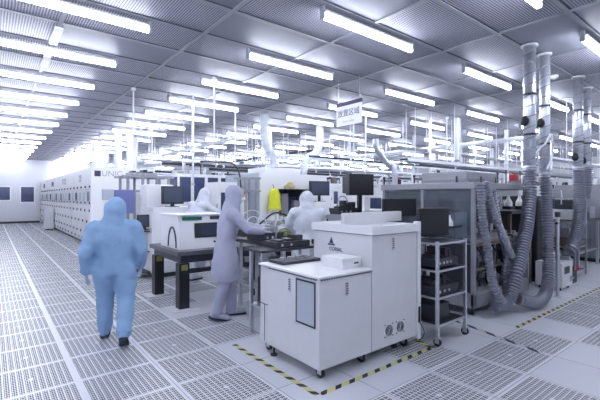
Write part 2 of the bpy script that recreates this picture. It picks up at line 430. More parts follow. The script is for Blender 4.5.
def clutter_unit(name, label, loc, w, d, h, m='dark', n=5, seed=1, cat='module', rz=0, hm=None):
    """small process module: base block with heads, knobs, fittings and a loop of tubing"""
    rr = random.Random(seed); t = thing(name, label, cat, loc, rz)
    obj('base', boxes([((0,0,0),(w,d,h*.45))], .006), M[m], t)
    bm = newbm()
    for k in range(n):
        x = w*(.08+.84*k/n); ww = w/n*.6; zz = h*(.55+.45*rr.random())
        bx(bm, (x,d*.15,h*.45),(x+ww,d*(.5+.4*rr.random()),zz), .004)
    obj('head_block', bm, M[hm or rr.choice(['grey','grey','steel','dark','paint'])], t)
    bm = newbm()
    for k in range(n-1):
        x = w*(.15+.8*k/n); cyl(bm, (x,-.012,h*.22),(x,0,h*.22), .016, 10)
    obj('knob', bm, M['steel'], t)
    bm = newbm(); tube(bm, spline([(w*.2,d*.6,h*.45),(w*.25,d*.6,h*1.15),(w*.6,d*.7,h*1.25),(w*.8,d*.6,h*.45)],.03), .009, 6)
    obj('tubing', bm, M[rr.choice(['whosemat','black','hose'])], t, smooth=True)
    return t

# ------------------------------------------------------------ front machine
def front_machine():
    t = thing('process_machine', 'large pale grey stepped machine on casters inside the hazard tape', 'machine', (2.20,2.50,0))
    B = .112
    obj('low_cabinet', boxes([((0,0,B),(.665,.77,.895))], .006), M['paint'], t)
    rear = obj('rear_section', boxes([((.012,.775,B),(.665,.945,.88))], .006), M['paint'], t)
    obj('panel_seam', boxes([((.008,.80,.50),(.012,.94,.506)), ((.008,.86,B+.01),(.012,.866,.5))]), M['seam'], rear)
    top = obj('low_top', boxes([((-.012,-.012,.897),(.665,.955,.915))], .004), M['white'], t)
    bm = newbm()
    for k in range(22): bx(bm, (.015+k*.03,-.0135,.882),(.026+k*.03,-.0005,.890))
    for k in range(25): bx(bm, (-.0125,.03+k*.03,.882),(-.0005,.041+k*.03,.890))
    obj('vent_slits', bm, M['seam'], top)
    # tall cabinet
    tall = obj('tall_cabinet', boxes([((.672,0,B),(1.39,.86,1.225))], .006), M['paint'], t)
    lid = newbm(); bx(lid, (.655,-.022,1.232),(1.40,.88,1.262), .005)
    for a, b in (((.655,-.022,1.262),(1.40,.0,1.315)), ((.655,.86,1.262),(1.40,.88,1.315)), ((.655,0,1.262),(.68,.86,1.315)), ((1.38,0,1.262),(1.40,.86,1.315))): bx(lid, a, b)
    lo = obj('tray_lid', lid, M['white'], t)
    obj('lid_gap', boxes([((.675,.003,1.225),(1.388,.857,1.232))]), M['seam'], lo)
    obj('back_plate', boxes([((.70,.40,1.316),(1.66,.45,1.43)),((.72,.40,1.262),(1.37,.45,1.316))], .004), M['paint'], t)
    sp = obj('side_plate', boxes([((1.40,-.01,.07),(1.455,.05,1.335))], .004), M['white'], t)
    obj('cable_slot', boxes([((1.405,-.014,.25),(1.44,-.01,.42))]), M['black'], sp)
    bm = newbm(); tube(bm, spline([(1.43,-.012,.25),(1.455,-.05,.15),(1.42,-.04,.08),(1.40,.02,.07)],.01), .005, 6); obj('cable', bm, M['black'], sp, smooth=True)
    # recessed grips
    for x, y, z, ax in ((.33,0,.77,'y'), (.99,0,1.13,'y'), (0,.42,.78,'x')):
        bm = newbm(); slot(bm, x, y-(.001 if ax=='y' else 0), z, .034, .125, ax, .006); g = obj('grip', bm, M['steel'], t)
        bm = newbm()
        for q in range(5):
            zz = z-.045+q*.022
            if ax == 'y': bx(bm, (x-.011,y-.010,zz),(x+.011,y-.0072,zz+.009))
            else: bx(bm, (-.010,y-.011,zz),(-.0062,y+.011,zz+.009))
        obj('grip_rib', bm, M['seam'], g)
    # seams on the front
    obj('front_seam', boxes([((.6655,.004,B),(.6715,.3,.9))]), M['seam'], t)
    # side inspection window
    f = obj('window_frame', boxes([((-.008,.05,.46),(0,.32,.475)),((-.008,.05,.845),(0,.32,.86)),((-.008,.05,.475),(0,.062,.845)),((-.008,.308,.475),(0,.32,.845))]), M['dark'], t)
    obj('pane', boxes([((-.005,.062,.475),(0,.308,.845))]), M['bluegrey'], f)
    # fan grilles
    for x in (.92, 1.10):
        bm = newbm(); cyl(bm, (x,-.006,.27),(x,0,.27), .052, 24)
        fo = obj('fan_grille', bm, M['steel'], t)
        bm = newbm()
        for rr in (.018,.034,.05):
            pts = [(x+rr*math.cos(a), -.008, .27+rr*math.sin(a)) for a in [2*PI*k/20 for k in range(21)]]; tube(bm, pts, .0025, 5, False)
        for dx in (-.06,.06):
            for dz in (-.06,.06): cyl(bm, (x+dx,-.008,.27+dz),(x+dx,0,.27+dz), .005, 8)
        obj('grille_ring', bm, M['dark'], fo)
    # maker's mark on the tall side: dark peak emblem with a line of lettering
    bm = newbm()
    def tri(pts):
        a = [bm.verts.new((.668,y,z)) for y,z in pts]; b = [bm.verts.new((.671,y,z)) for y,z in pts]
        bm.faces.new(a); bm.faces.new(b[::-1])
        n = len(pts)
        for k in range(n): bm.faces.new((a[k],b[k],b[(k+1)%n],a[(k+1)%n]))
    tri([(.60,1.105),(.535,1.105),(.5675,1.17)]); tri([(.625,1.085),(.51,1.085),(.52,1.10),(.615,1.10)])
    obj('emblem', bm, M['ink'], t)
    textmesh('CORIAL', .055, M['ink'], t, (.669,.50,1.045), (PI/2,0,-PI/2))
    for x, y in ((.09,.09),(.09,.9),(.62,.09),(1.28,.09),(1.28,.8),(.7,.8)): caster(t, x, y, .046, B)
    for x, y in ((.17,.2),(.05,.75),(1.18,.14)):
        bm = newbm(); cyl(bm, (x,y,0),(x,y,.015), .035, 12); cyl(bm, (x,y,.015),(x,y,B), .01, 8); obj('levelling_foot', bm, M['dark'], t)
    return t
front_machine()
t = thing('controller_box', 'small white box lying on the low step of the front machine', 'box', (2.60,2.62,.915))
obj('housing', boxes([((0,0,0),(.255,.30,.10))], .006), M['white'], t)
obj('black_label', boxes([((.15,-.002,.04),(.21,0,.055))]), M['black'], t)
tag(obj('cleaning_tray', boxes([((0,0,0),(.42,.26,.012)),((0,0,.012),(.012,.26,.04)),((.408,0,.012),(.42,.26,.04)),((.012,0,.012),(.408,.012,.04)),((.012,.248,.012),(.408,.26,.04))]), M['white'], None, (2.96,2.56,1.263)), 'shallow white tray lying in the top of the front machine', 'tray')
t = thing('wafer_tray_holder', 'flat dark fixture on the rear edge of the low step', 'fixture', (2.29,3.15,.916))
obj('plate', boxes([((0,0,0),(.5,.26,.03))], .005), M['dark'], t)
bm = newbm(); [cyl(bm, (.08+.1*k,.12,.03),(.08+.1*k,.12,.06), .03, 12) for k in range(4)]; obj('cup', bm, M['grey'], t)

# hazard tapes on the floor
def tape(label, x0, y0, x1, y1, m='tape', w=.05, group='hazard tapes on the floor'):
    L = math.hypot(x1-x0, y1-y0); bm = newbm(); bx(bm, (0,-w/2,0),(L,w/2,.0016))
    tag(obj('hazard_tape', bm, M[m], None, (x0,y0,.0014), rot=(0,0,math.atan2(y1-y0,x1-x0))), label, 'tape', group)
tape('black and yellow tape along the left foot of the front machine', 2.07,2.38, 2.07,3.75)
tape('black and yellow tape along the right foot of the front machine', 2.10,2.37, 3.68,2.37)
tape('black and yellow tape short piece ending under the trolley', 3.68,2.36, 3.72,2.60)
tape('broken dark tape running diagonally across the grating on the right', 4.72,2.75, 4.42,1.58, 'tape2', .055)
tape('long black and white tape along the hose machines on the right', 5.05,2.09, 11.5,2.09, 'tape', .045)

# ------------------------------------------------------------ trolley right of the front machine
t = rack('tube_trolley', 'silver tube frame trolley with casters right of the front machine', (3.74,2.34,0), .60, .52, 1.12, 4, 'steel', .03, 'trolley')
clutter_unit('pump_module', 'dark pump module on the middle shelf of the silver trolley', (3.80,2.40,.50), .46,.38,.26,'dark',4,3,hm='dark')
clutter_unit('valve_module', 'dark valve block on the upper shelf of the silver trolley', (3.80,2.40,.826), .46,.36,.2,'dark',5,4,hm='dark')
monitor('flat_monitor', 'black monitor seen from behind on the silver trolley', (4.12,2.62,1.125), .42,.33,.07, rz=-.35, stand=.014, sc='black')
tag(obj('power_supply', boxes([((0,0,0),(.3,.3,.18))], .01), M['dark'], None, (3.85,2.45,.22)), 'dark power supply on the lowest shelf of the silver trolley', 'power supply')

# ------------------------------------------------------------ grey glazed machine behind trolley
def glazed_machine():
    t = thing('glazed_machine', 'big grey machine with bluish clear side panels behind the trolley', 'machine', (5.05,2.62,0))
    w, d, h, p = 1.75, 1.55, 1.80, .05
    for x in (0, w-p):
        for y in (0, d*.5, d-p): obj('post', boxes([((x,y,.12),(x+p,y+p,h-.09))]), M['grey'], t)
    obj('roof', boxes([((-.02,-.02,h-.09),(w+.02,d+.02,h))], .01), M['grey'], t)
    obj('base', boxes([((0,0,.1),(w,d,.30))], .01), M['grey'], t)
    feet(t, w, d, .1)
    obj('clear_panel', boxes([((-.004,p,.98),(.004,d*.5,h-.10))]), M['glass'], t)
    obj('clear_panel', boxes([((-.004,d*.5+p,.98),(.004,d-p,h-.10))]), M['glass'], t)
    obj('lower_panel', boxes([((-.004,p,.31),(.004,d*.5,.95))]), M['dark'], t)
    obj('lower_panel', boxes([((-.004,d*.5+p,.31),(.004,d-p,.95))]), M['dark'], t)
    obj('deck', boxes([((p,p,.95),(w-p,d-p,1.0))]), M['grey'], t)
    obj('back_panel', boxes([((p,d-p-.01,.31),(w-p,d-p,h-.1))]), M['dark'], t)
    obj('mid_rail', boxes([((p,.01,.93),(w-p,.04,.97)), ((p,.01,.60),(w-p,.04,.63))]), M['brown'], t)
    obj('inner_cabinet', boxes([((.55,.5,1.0),(1.5,1.3,1.55))], .01), M['dark'], t)
    obj('inner_chamber', boxes([((.12,.35,1.0),(.48,.9,1.38))], .02), M['bluegrey'], t)
    obj('lower_chamber', boxes([((.3,.4,.30),(1.5,1.3,.9))], .02), M['black'], t)
    bm = newbm()
    for k in range(9):
        x = .12+k*.17; cyl(bm, (x,.12+.03*(k%3),.3),(x,.12+.03*(k%3),.93), .012, 8)
    obj('gas_line', bm, M['steel'], t)
    rr = random.Random(5)
    for k in range(12):
        x = .15+.12*k; z = .36+rr.random()*.45; obj('valve_block', boxes([((x,.2,z),(x+.09,.34,z+.09))], .004), M[rr.choice(['dark','grey','steel','grey'])], t)
    for k in range(8):
        x = .6+.11*k; z = 1.05+rr.random()*.42; obj('valve_block', boxes([((x,.36,z),(x+.09,.49,z+.07))], .004), M['grey'], t)
    bm = newbm()
    for k in range(6):
        x = .2+k*.22; tube(bm, spline([(x,.1,.95),(x+.1,.04,.75),(x+.02,.06,.5),(x+.15,.1,.35)],.03), .011, 6)
    obj('cable_loop', bm, M['black'], t, smooth=True)
    return t
glazed_machine()
cabinet('gas_cabinet', 'low grey housing standing on the roof of the glazed machine', 'cabinet', (5.75,3.1,1.80), 1.0,.8,.2, 2, None, 'grey', z0=.01, louv=False, topbox=False, side=1)
t = thing('red_sign', 'small red sign on top of the glazed machine', 'warning light', (6.62,2.75,1.80))
obj('base', boxes([((0,0,0),(.16,.12,.06))]), M['grey'], t); obj('red_face', boxes([((.01,.01,.06),(.15,.11,.17))], .015), M['red'], t)  # red block on a grey base stands for a small sign
def nozzle(label, loc, s=1., arm=0):
    t = thing('spray_nozzle', label, 'nozzle', loc, 0, 'white nozzles on the glazed machines')
    bm = newbm(); tube(bm, [(0,0,0),(0,0,.05*s),(0,0,.11*s),(0,0,.14*s)], [.05*s,.05*s,.02*s,.018*s], 12); obj('cone', bm, M['white'], t)
    if arm: obj('arm', boxes([((.056,-.015,-.03),(arm,.015,0))]), M['dark'], t)
    obj('collar', boxes([((-.055*s,-.055*s,-.04*s),(.055*s,.055*s,0))], .006), M['black'], t)
nozzle('white cone nozzle behind the black monitor', (4.74,2.80,1.22), 1., .30)
# shelf that carries nozzles right of the glazed machine
t = bench('nozzle_bench', 'dark instrument bench standing behind the curved hoses', (6.95,2.95,0), .95,.9,1.36,'dark','brown',.05,True)
nozzle('white cone nozzle under the red sign behind the hoses', (7.05,3.05,1.44), 1.3); nozzle('white cone nozzle right of the one below the red sign', (7.5,3.05,1.44), 1.3)
clutter_unit('etch_module', 'dark module crowded with fittings under the hose bench', (7.02,3.02,.47), .8,.7,.6,'dark',7,12)
clutter_unit('etch_module', 'grey module with fittings upon the hose bench', (7.3,3.3,1.36), .5,.4,.3,'grey',4,13)

# ------------------------------------------------------------ exhaust ducts with flexible hoses
def exhaust(label, x, y, r, zj, ctrl, hr, knobz, ks=-1):
    t = thing('exhaust_duct', label, 'duct', (x,y,0), 0, 'vertical exhaust ducts from the ceiling')
    bm = newbm(); cyl(bm, (0,0,zj),(0,0,3.86), r, 20)
    pts = [(r*1.0*math.cos(a), r*1.0*math.sin(a), zj+.05+a/(2*PI)*.16) for a in [k*PI/8 for k in range(int((3.80-zj-.05)/.16*16))]]
    d = obj('spiral_duct', bm, M['galv'], t, smooth=True)
    bm = newbm(); tube(bm, pts, .008, 5); obj('spiral_seam', bm, M['grey'], d)
    bm = newbm(); cyl(bm, (0,0,3.852),(0,0,3.88), r*1.35, 20); obj('ceiling_collar', bm, M['paint'], t)
    bm = newbm(); corr(bm, [(0,0,zj+.04)]+[(a-x,b-y,c) for a,b,c in ctrl], hr, .042, .16, 16); obj('flexible_hose', bm, M['hose'], t, smooth=False)
    bm = newbm(); cyl(bm, (0,0,zj-.01),(0,0,zj+.05), hr*1.08, 20); obj('hose_clamp', bm, M['steel'], t)
    bm = newbm(); 
    for zz in (zj+.5, zj+1.1): cyl(bm, (0,0,zz),(0,0,zz+.03), r*1.12, 18)
    obj('band_clamp', bm, M['dark'], t)
    bm = newbm(); cyl(bm, (ks*(r),0,knobz),(ks*(r+.05),0,knobz), .012, 8); k = obj('damper_stem', bm, M['steel'], t)
    bm = newbm(); ball(bm, (ks*(r+.09),0,knobz), .062, (.8,1,1.25)); obj('damper_knob', bm, M['black'], k, smooth=True)
exhaust('left one of the two near silver ducts, its hose bent at the floor', 6.35,2.44,.085,2.02, [(6.33,2.43,1.7),(6.15,2.40,1.2),(5.75,2.36,.62),(5.50,2.38,.22),(5.25,2.45,.14)], .082, 2.72, -1)
exhaust('right one of the two near silver ducts, its hose hanging straight and hooking under', 6.93,2.44,.075,1.93, [(6.92,2.42,1.6),(6.88,2.38,1.0),(6.76,2.33,.45),(6.50,2.28,.16),(6.10,2.26,.10),(5.70,2.34,.20)], .076, 2.76, -1)
exhaust('silver duct at the right with hose ending above the grey cube box', 8.72,2.50,.08,2.12, [(8.72,2.48,1.7),(8.60,2.46,1.1),(8.30,2.46,.72),(8.22,2.5,.62)], .092, 2.35, -1)
exhaust('silver duct farthest right at the picture edge', 9.75,2.66,.09,2.2, [(9.75,2.66,1.9),(9.75,2.7,1.55)], .11, 2.35, -1)
def hose(name, label, ctrl, r, m='hose', cat='hose', ribs=True, group=None):
    bm = newbm()
    if ribs: corr(bm, ctrl, r, .038, .16, 14)
    else: tube(bm, spline(ctrl, .03), r, 8)
    tag(obj(name, bm, M[m], None, smooth=not ribs), label, cat, group)
hose('flexible_hose', 'thick ribbed hose dropping along the front corner of the glazed machine', [(4.93,2.48,1.78),(4.95,2.46,1.35),(5.0,2.42,.95),(5.03,2.38,.55),(5.15,2.30,.22)], .048)
hose('flexible_hose', 'ribbed hose swinging from the glazed roof to the near ducts', [(5.10,2.50,1.80),(5.25,2.46,1.4),(5.5,2.42,1.0),(5.85,2.46,.72),(6.15,2.50,.80),(6.55,2.55,1.25),(6.68,2.6,1.9)], .045)
hose('flexible_hose', 'ribbed hose hanging inside the swinging hose', [(5.35,2.52,1.70),(5.5,2.5,1.2),(5.70,2.50,.85),(5.72,2.52,.4),(5.95,2.56,.05)], .042)
hose('flexible_hose', 'thin ribbed hose strung between the two near ducts', [(6.70,2.56,2.0),(6.72,2.58,1.5),(6.45,2.60,1.0),(6.1,2.62,.7),(5.9,2.64,.3)], .05)
hose('white_pipe_loop', 'thin white looped tube around the two near silver ducts', [(6.35,2.30,2.05),(6.2,2.28,2.25),(6.5,2.28,2.40),(6.75,2.28,2.55),(6.75,2.28,2.2),(6.55,2.28,2.0)], .016, 'whosemat', 'tube', False)

# grey cube box and posts on the right
t = thing('transformer_box', 'grey cube box with dark display standing on the floor right of the hoses', 'box', (7.58,2.40,0))
obj('housing', boxes([((0,0,.05),(.5,.42,.47))], .012), M['paint'], t)
obj('display', boxes([((.1,-.005,.28),(.34,0,.40))]), M['black'], t)
obj('outlet', boxes([((.36,-.005,.12),(.45,0,.22))]), M['grey'], t)
for x in (.06,.44):
    for y in (.06,.36):
        bm = newbm(); cyl(bm, (x,y,0),(x,y,.05), .025, 8); obj('foot', bm, M['rubber'], t)
def post(label, x, y, h):
    t = thing('steel_post', label, 'post', (x,y,0), 0, 'steel support posts')
    bm = newbm(); cyl(bm, (0,0,.01),(0,0,h), .026, 12); obj('tube', bm, M['steel'], t, smooth=False)
    bm = newbm(); cyl(bm, (0,0,0),(0,0,.012), .06, 14); obj('base_plate', bm, M['steel'], t)
    bm = newbm(); cyl(bm, (0,0,h),(0,0,h+.08), .04, 12); cyl(bm, (-.06,0,h-.1),(.06,0,h-.1), .02, 8); obj('valve_head', bm, M['dark'], t)
post('steel post with valve head standing left of the grey cube box', 7.12,2.32,1.28)
post('slim steel post behind the straight hanging hose', 6.30,2.70,.95)
rack('instrument_rack', 'narrow steel rack with thin posts right of the grey cube box', (8.98,2.62,0), .7,.7,1.6, 4, 'steel', .03, 'rack', False)
clutter_unit('pump_module', 'dark pump on the narrow steel rack at right', (9.05,2.68,.63), .55,.5,.35,'brown',3,22)
tag(obj('red_hand_tool', boxes([((0,0,0),(.22,.08,.06)),((.05,.02,.06),(.17,.06,.1))], .01), M['red'], None, (9.2,2.68,.125)), 'red tool on the lower shelf of the steel rack at the right edge', 'tool')
cabinet('control_cabinet', 'black control cabinet directly behind the near silver ducts', 'cabinet', (7.98,2.95,0), .78,.8,1.62, 1, None, 'black', louv=False, topbox=False, side=1)
tag(obj('white_canister', ball(cyl(newbm(), (0,0,0),(0,0,.22), .07, 14), (0,0,.22), .07), M['white'], None, (8.3,3.2,1.62)), 'white round canister on the black control cabinet', 'canister')

# ------------------------------------------------------------ left row along the aisle
row = [(13.75,3.7), (17.5,3.9), (21.45,3.8), (25.3,3.9)]
words = ['22F', 'T 1 2 2', 'CRNK', 'CR 01']
names = ['nearest', 'second nearest', 'third nearest', 'farthest']
for k, (y, L) in enumerate(row):
    t = thing('tall_process_cabinet', 'tall white process cabinet, %s in the row along the left aisle' % names[k], 'machine', (2.5,y,0), 0, 'tall white cabinets along the left aisle')
    W, H = 2.0, 2.55
    obj('body', boxes([((0,0,.1),(W,L,H))], .015), M['white'], t)
    obj('plinth', boxes([((.04,.04,0),(W-.04,L-.04,.1))]), M['dark'], t)
    n = 5; s = L/n
    for q in range(n):
        p = obj('side_panel', boxes([((-.012,q*s+.015,.14),(0,(q+1)*s-.015,1.30))], .003), M['white'], t)
        for zz in (1.16,.80,.45,.22): 
            bm = newbm(); cyl(bm, (-.035,q*s+s*(.2 if zz in (1.16,.45) else .75),zz),(-.012,q*s+s*(.2 if zz in (1.16,.45) else .75),zz), .04, 8); obj('knob', bm, M['dark'], p)
        f = obj('window_frame', boxes([((-.014,q*s+.05,1.36),(0,(q+1)*s-.05,1.88))], .003), M['paint'], t)
        obj('pane', boxes([((-.018,q*s+.16,1.46),(-.014,(q+1)*s-.16,1.76))]), M['bluegrey'] if q%3 else M['navy'], f)
        for zz in (1.41,1.93): obj('latch', cyl(newbm(), (-.04,q*s+.1,zz),(0,q*s+.1,zz), .035, 8), M['dark'], t)
    textmesh(words[k], .34, M['paleink'] if k == 0 else M['ink'], t, (-.003,L*.5,2.24), (PI/2,0,-PI/2), ext=.003)
    if k == 0:
        obj('end_door', boxes([((.35,-.012,.15),(1.2,0,2.0))], .004), M['white'], t)
        obj('end_door', boxes([((1.22,-.012,.15),(1.95,0,2.0))], .004), M['white'], t)
        obj('nameplate', boxes([((.10,-.008,2.26),(.28,0,2.44))]), M['ink'], t)
        textmesh('UNIC', .26, M['paleink'], t, (.62,-.003,2.35), (PI/2,0,0), ext=.003)
    if k == 3:
        obj('service_hatch', boxes([((-.03,1.2,.1),(-.012,2.0,1.05))]), M['paint'], t)
for k, (y, h, r) in enumerate([(14.4,.75,.17),(14.5,.8,.15),(15.4,.7,.14),(17.9,.6,.2),(19.0,.6,.16),(20.2,.55,.18)]):
    x = 3.45+.42*(k % 3)
    t = thing('vent_stack', 'round white vent stack, %s over the tall left cabinets' % nth(k), 'duct', (x,y,2.55), 0, 'vent stacks on the left cabinets')
    bm = newbm(); cyl(bm, (0,0,0),(0,0,1.30), r*.75, 14); obj('stack', bm, M['whosemat'], t)
    bm = newbm(); cyl(bm, (0,0,0),(0,0,.05), r, 14); cyl(bm, (0,0,.6),(0,0,.65), r*.85, 14); obj('flange', bm, M['paint'], t)
t = thing('service_hatch_box', 'grey low box standing in the aisle against the far left cabinets', 'box', (2.1,22.4,0))
obj('housing', boxes([((0,0,.05),(.36,.8,1.05))], .01), M['paint'], t); obj('base', boxes([((.03,.03,0),(.33,.77,.05))]), M['dark'], t)

# blue wall screen and open aluminium frame behind the blue person
t = thing('operator_panel', 'blue-violet operator screen beside the hood of the blue person', 'screen', (1.93,8.3,0))
obj('screen', boxes([((0,0,1.27),(.38,.06,1.74))], .01), mat('violet_screen', (.18,.20,.45), .3), t)
obj('side_housing', boxes([((-.22,.02,1.54),(-.002,.08,1.75))], .01), M['bluegrey'], t)
bm = newbm(); cyl(bm, (.19,.1,.03),(.19,.1,1.4), .03, 10); bx(bm, (.02,-.1,0),(.42,.3,.03)); obj('stand', bm, M['steel'], t)
def openframe(label, loc, w, d, h, mids=2):
    t = thing('aluminium_frame', label, 'frame', loc); p = .05
    xs = [0]+[w*(k+1)/(mids+1) for k in range(mids)]+[w-p]
    for x in xs:
        for y in (0, d-p): obj('upright', boxes([((x,y,0),(x+p,y+p,h))]), M['grey'], t)
    for z in (.5, h-.32, h):
        bm = newbm()
        for y in (0, d-p): bx(bm, (-.1,y,z),(w+.1,y+p,z+p))
        for x in xs: bx(bm, (x,p,z),(x+p,d-p,z+p))
        obj('crossbar', bm, M['grey'], t)
    obj('backboard', boxes([((p,d-.02,.55),(w-p,d-.01,h-.34))]), M['white'], t)
    return t
openframe('open aluminium frame with white backboard right of the blue hood', (2.34,9.0,0), .95,.7,2.03)
clutter_unit('valve_module', 'grey valve unit hung low in the open aluminium frame', (2.45,9.1,.55), .7,.4,.45,'white',4,31)
# black rack parts left of bench
rack('wire_rack', 'dark wire rack standing between the blue person and the black bench', (2.15,7.9,0), .5,.5,.95, 3, 'dark', .03, 'rack', False)
monitor('small_monitor', 'small dark monitor on the wire rack near the blue person', (2.40,7.95,.951), .28,.25,.05, 0, stand=.05)

# ------------------------------------------------------------ white machine carrying CRT behind bench, windows machines
t = cabinet('loader_machine', 'white machine with rounded shoulders behind the black bench', 'machine', (2.5,7.75,0), .86,.9,1.40, 2, None, 'white', louv=False, topbox=False)
obj('tower', boxes([((.0,.4,1.40),(.56,.88,1.86))], .03), M['white'], t)
monitor('crt_monitor', 'black square monitor on top of the white machine behind the bench', (2.92,7.80,1.40), .44,.36,.10, 0, stand=.06)
cabinet('window_machine', 'white machine with four tall dark blue windows in mid distance', 'machine', (4.25,11.0,0), 1.75,1.6,2.28, 4, 'all', 'white', wz=(.64,.96), louv=False, sidewin=True)
t = cabinet('curved_machine', 'white machine with rounded front left of the open yellow garment', 'machine', (4.72,9.35,0), .62,.9,2.0, 2, 'half', 'white', wz=(.62,.86), louv=False, topbox=False)
openframe('thin steel frame left of the big white machine', (4.98,8.45,0), .36,.4,2.05, 0)
hose('bent_conduit', 'thin dark conduit bending down into the big white machine', [(4.4,9.8,2.55),(5.0,9.7,2.55),(5.3,9.6,2.5),(5.42,9.5,2.2),(5.42,9.4,1.6)], .022, 'dark', 'conduit', False)
# big white machine
t = thing('big_white_machine', 'big white machine with wide dark opening, yellow garment on its front', 'machine', (5.52,8.62,0))
bm = newbm()
for a, b in (((0,0,.1),(2.35,.05,1.05)), ((0,0,1.82),(2.35,.05,2.24)), ((0,0,1.05),(.60,.05,1.82)), ((1.80,0,1.05),(2.35,.05,1.82))): bx(bm, a, b)
obj('front', bm, M['white'], t)
obj('shell', boxes([((0,.05,.1),(.04,1.9,2.24)),((2.31,.05,.1),(2.35,1.9,2.24)),((.04,1.86,.1),(2.31,1.9,2.24)),((.04,.05,2.20),(2.31,1.86,2.24)),((.04,.05,.95),(2.31,1.86,1.0))]), M['bluegrey'], t)
obj('plinth', boxes([((.05,.05,0),(2.3,1.8,.1))]), M['dark'], t)
obj('chamber', boxes([((.7,.5,1.0),(1.7,1.5,1.6))], .03), M['navy'], t)
obj('grey_inner', boxes([((.9,.3,1.0),(1.15,.45,1.7)),((1.35,.3,1.0),(1.6,.45,1.5))], .01), M['grey'], t)
obj('control_panel', boxes([((1.9,-.015,1.2),(2.2,0,1.6))], .005), M['paint'], t)
obj('rooftop_unit', boxes([((.35,.3,2.24),(1.6,1.2,2.42))], .02), M['white'], t)
# garments on it
def garment(label, x, z0, z1, w, m, d=.12):
    t = thing('hanging_garment', label, 'garment', (x,8.58,z0))
    bm = newbm(); h = z1-z0; n = 14; rows = []
    for k in range(9):
        f = k/8; ww = w*(.5-.06*math.sin(f*3)-.30*max(0,f-.72)/.28); ring = []
        for q in range(n):
            a = 2*PI*q/n; rr = 1+.14*math.cos(5*a+f*2)
            ring.append(bm.verts.new((ww*math.cos(a)*rr, -d*.6+d*.5*math.sin(a)*rr, h*f)))
        rows.append(ring)
    for a, b in zip(rows, rows[1:]):
        for q in range(n): bm.faces.new((a[q],a[(q+1)%n],b[(q+1)%n],b[q]))
    bm.faces.new(rows[0][::-1]); bm.faces.new(rows[-1])
    obj('cloth', bm, M[m], t, smooth=True)
    bm = newbm(); tube(bm, [(0,-.02,h-.01),(0,-.05,h+.05),(0,.0,h+.10),(0,.037,h+.10)], .008, 6); obj('hook', bm, M['dark'], t)
garment('bright yellow-green garment hanging on the big white machine', 5.90, 1.24, 1.82, .40, 'yellow', .13)
t = thing('straw_hat', 'tan yellow hat hanging above the dark opening of the big white machine', 'hat', (6.42,8.56,1.88))
bm = newbm(); ball(bm, (0,-.03,0), .20, (1,.2,.35), 16); obj('brim', bm, M['tan'], t, smooth=True)
bm = newbm(); ball(bm, (0,-.06,.05), .11, (1,.45,.8), 14); obj('crown', bm, M['tan'], t, smooth=True)
obj('hook', cyl(newbm(), (0,-.02,.06),(0,.062,.06), .01, 6), M['dark'], t)
def bentduct(label, ctrl, r):
    t = thing('bent_duct', label, 'duct', ctrl[-1]); o = Vector(ctrl[-1])
    bm = newbm(); corr(bm, [Vector(p)-o for p in ctrl], r, .07, .04, 14); obj('flexible_duct', bm, M['whosemat'], t, smooth=True)
    bm = newbm(); cyl(bm, (0,0,-.0),(0,0,.10), r*1.15, 14); obj('collar', bm, M['steel'], t)
bentduct('fat pale duct bending down to the left end of the big white machine', [(5.85,8.9,3.86),(5.83,8.9,3.4),(5.92,8.92,3.0),(6.15,8.96,2.75),(6.22,9.0,2.44)], .115)
bentduct('fat pale duct bending down to the right end of the big white machine', [(8.2,9.3,3.86),(8.2,9.3,3.3),(8.0,9.3,2.95),(7.65,9.3,2.75),(7.5,9.3,2.26)], .12)
hose('steel_elbow_pipe', 'dark steel pipe with slanted offset right of the square black monitor', [(7.25,6.2,3.0),(7.3,6.2,2.75),(7.65,6.1,2.35),(7.72,6.0,2.2),(7.72,6.0,.01)], .07, 'steel', 'pipe', False)

# ------------------------------------------------------------ black bench with white bench-top machine
t = thing('granite_bench', 'heavy black steel bench carrying the white benchtop machine', 'workbench', (2.05,5.3,0))
obj('tabletop', boxes([((0,0,.77),(1.45,1.25,.83))], .006), mat('worn_black_top', (.10,.10,.12), .35, noise=.3), t)
obj('apron', boxes([((.06,.06,.66),(1.39,.12,.77)),((.06,1.13,.66),(1.39,1.19,.77)),((.06,.12,.66),(.12,1.13,.77)),((1.33,.12,.66),(1.39,1.13,.77))]), M['dark'], t)
for x in (.03,1.27):
    for y in (.03,1.07): 
        l = obj('leg', boxes([((x,y,.02),(x+.15,y+.15,.66))], .006), M['black'], t)
        obj('bolt_plate', boxes([((x+.03,y-.006,.56),(x+.12,y,.64))]), M['olive'] if x < .5 else M['paint'], l)
for x in (-.10,.0): pass
obj('floor_plate', boxes([((-.08,-.06,0),(.28,.28,.018))], .004), M['paint'], t)
obj('floor_plate', boxes([((-.08,1.0,0),(.28,1.3,.018))], .004), M['paint'], t)
obj('lower_beam', boxes([((.2,.08,.50),(1.27,.14,.56))]), M['dark'], t)
for k in range(5): obj('connector_block', boxes([((.3+.2*k,.02,.58),(.42+.2*k,.06,.66))], .006), M['grey'], t)
tag(obj('metal_sheet', boxes([((0,0,0),(.42,.36,.012))]), M['white'], None, (2.95,5.2,.002)), 'pale plate lying on the floor under the black bench', 'plate')
t = thing('benchtop_machine', 'white benchtop machine with green top strip and dark window on the black bench', 'machine', (2.15,5.50,.83))
bm = newbm(); P = [(0,0),(0,.40),(.12,.50),(.86,.50),(.86,0)]  # y,z side profile with sloped front
pr = [(.0,.0),(.05,.40),(.09,.49),(.80,.49),(.80,.0)]
a = [bm.verts.new((0,y,z)) for y,z in pr]; b = [bm.verts.new((.80,y,z)) for y,z in pr]
bm.faces.new(a); bm.faces.new(b[::-1])
for k in range(5): bm.faces.new((a[k],b[k],b[(k+1)%5],a[(k+1)%5]))
obj('housing', bm, M['white'], t)
obj('lid', boxes([((-.012,.045,.492),(.812,.81,.512))], .005), M['white'], t)
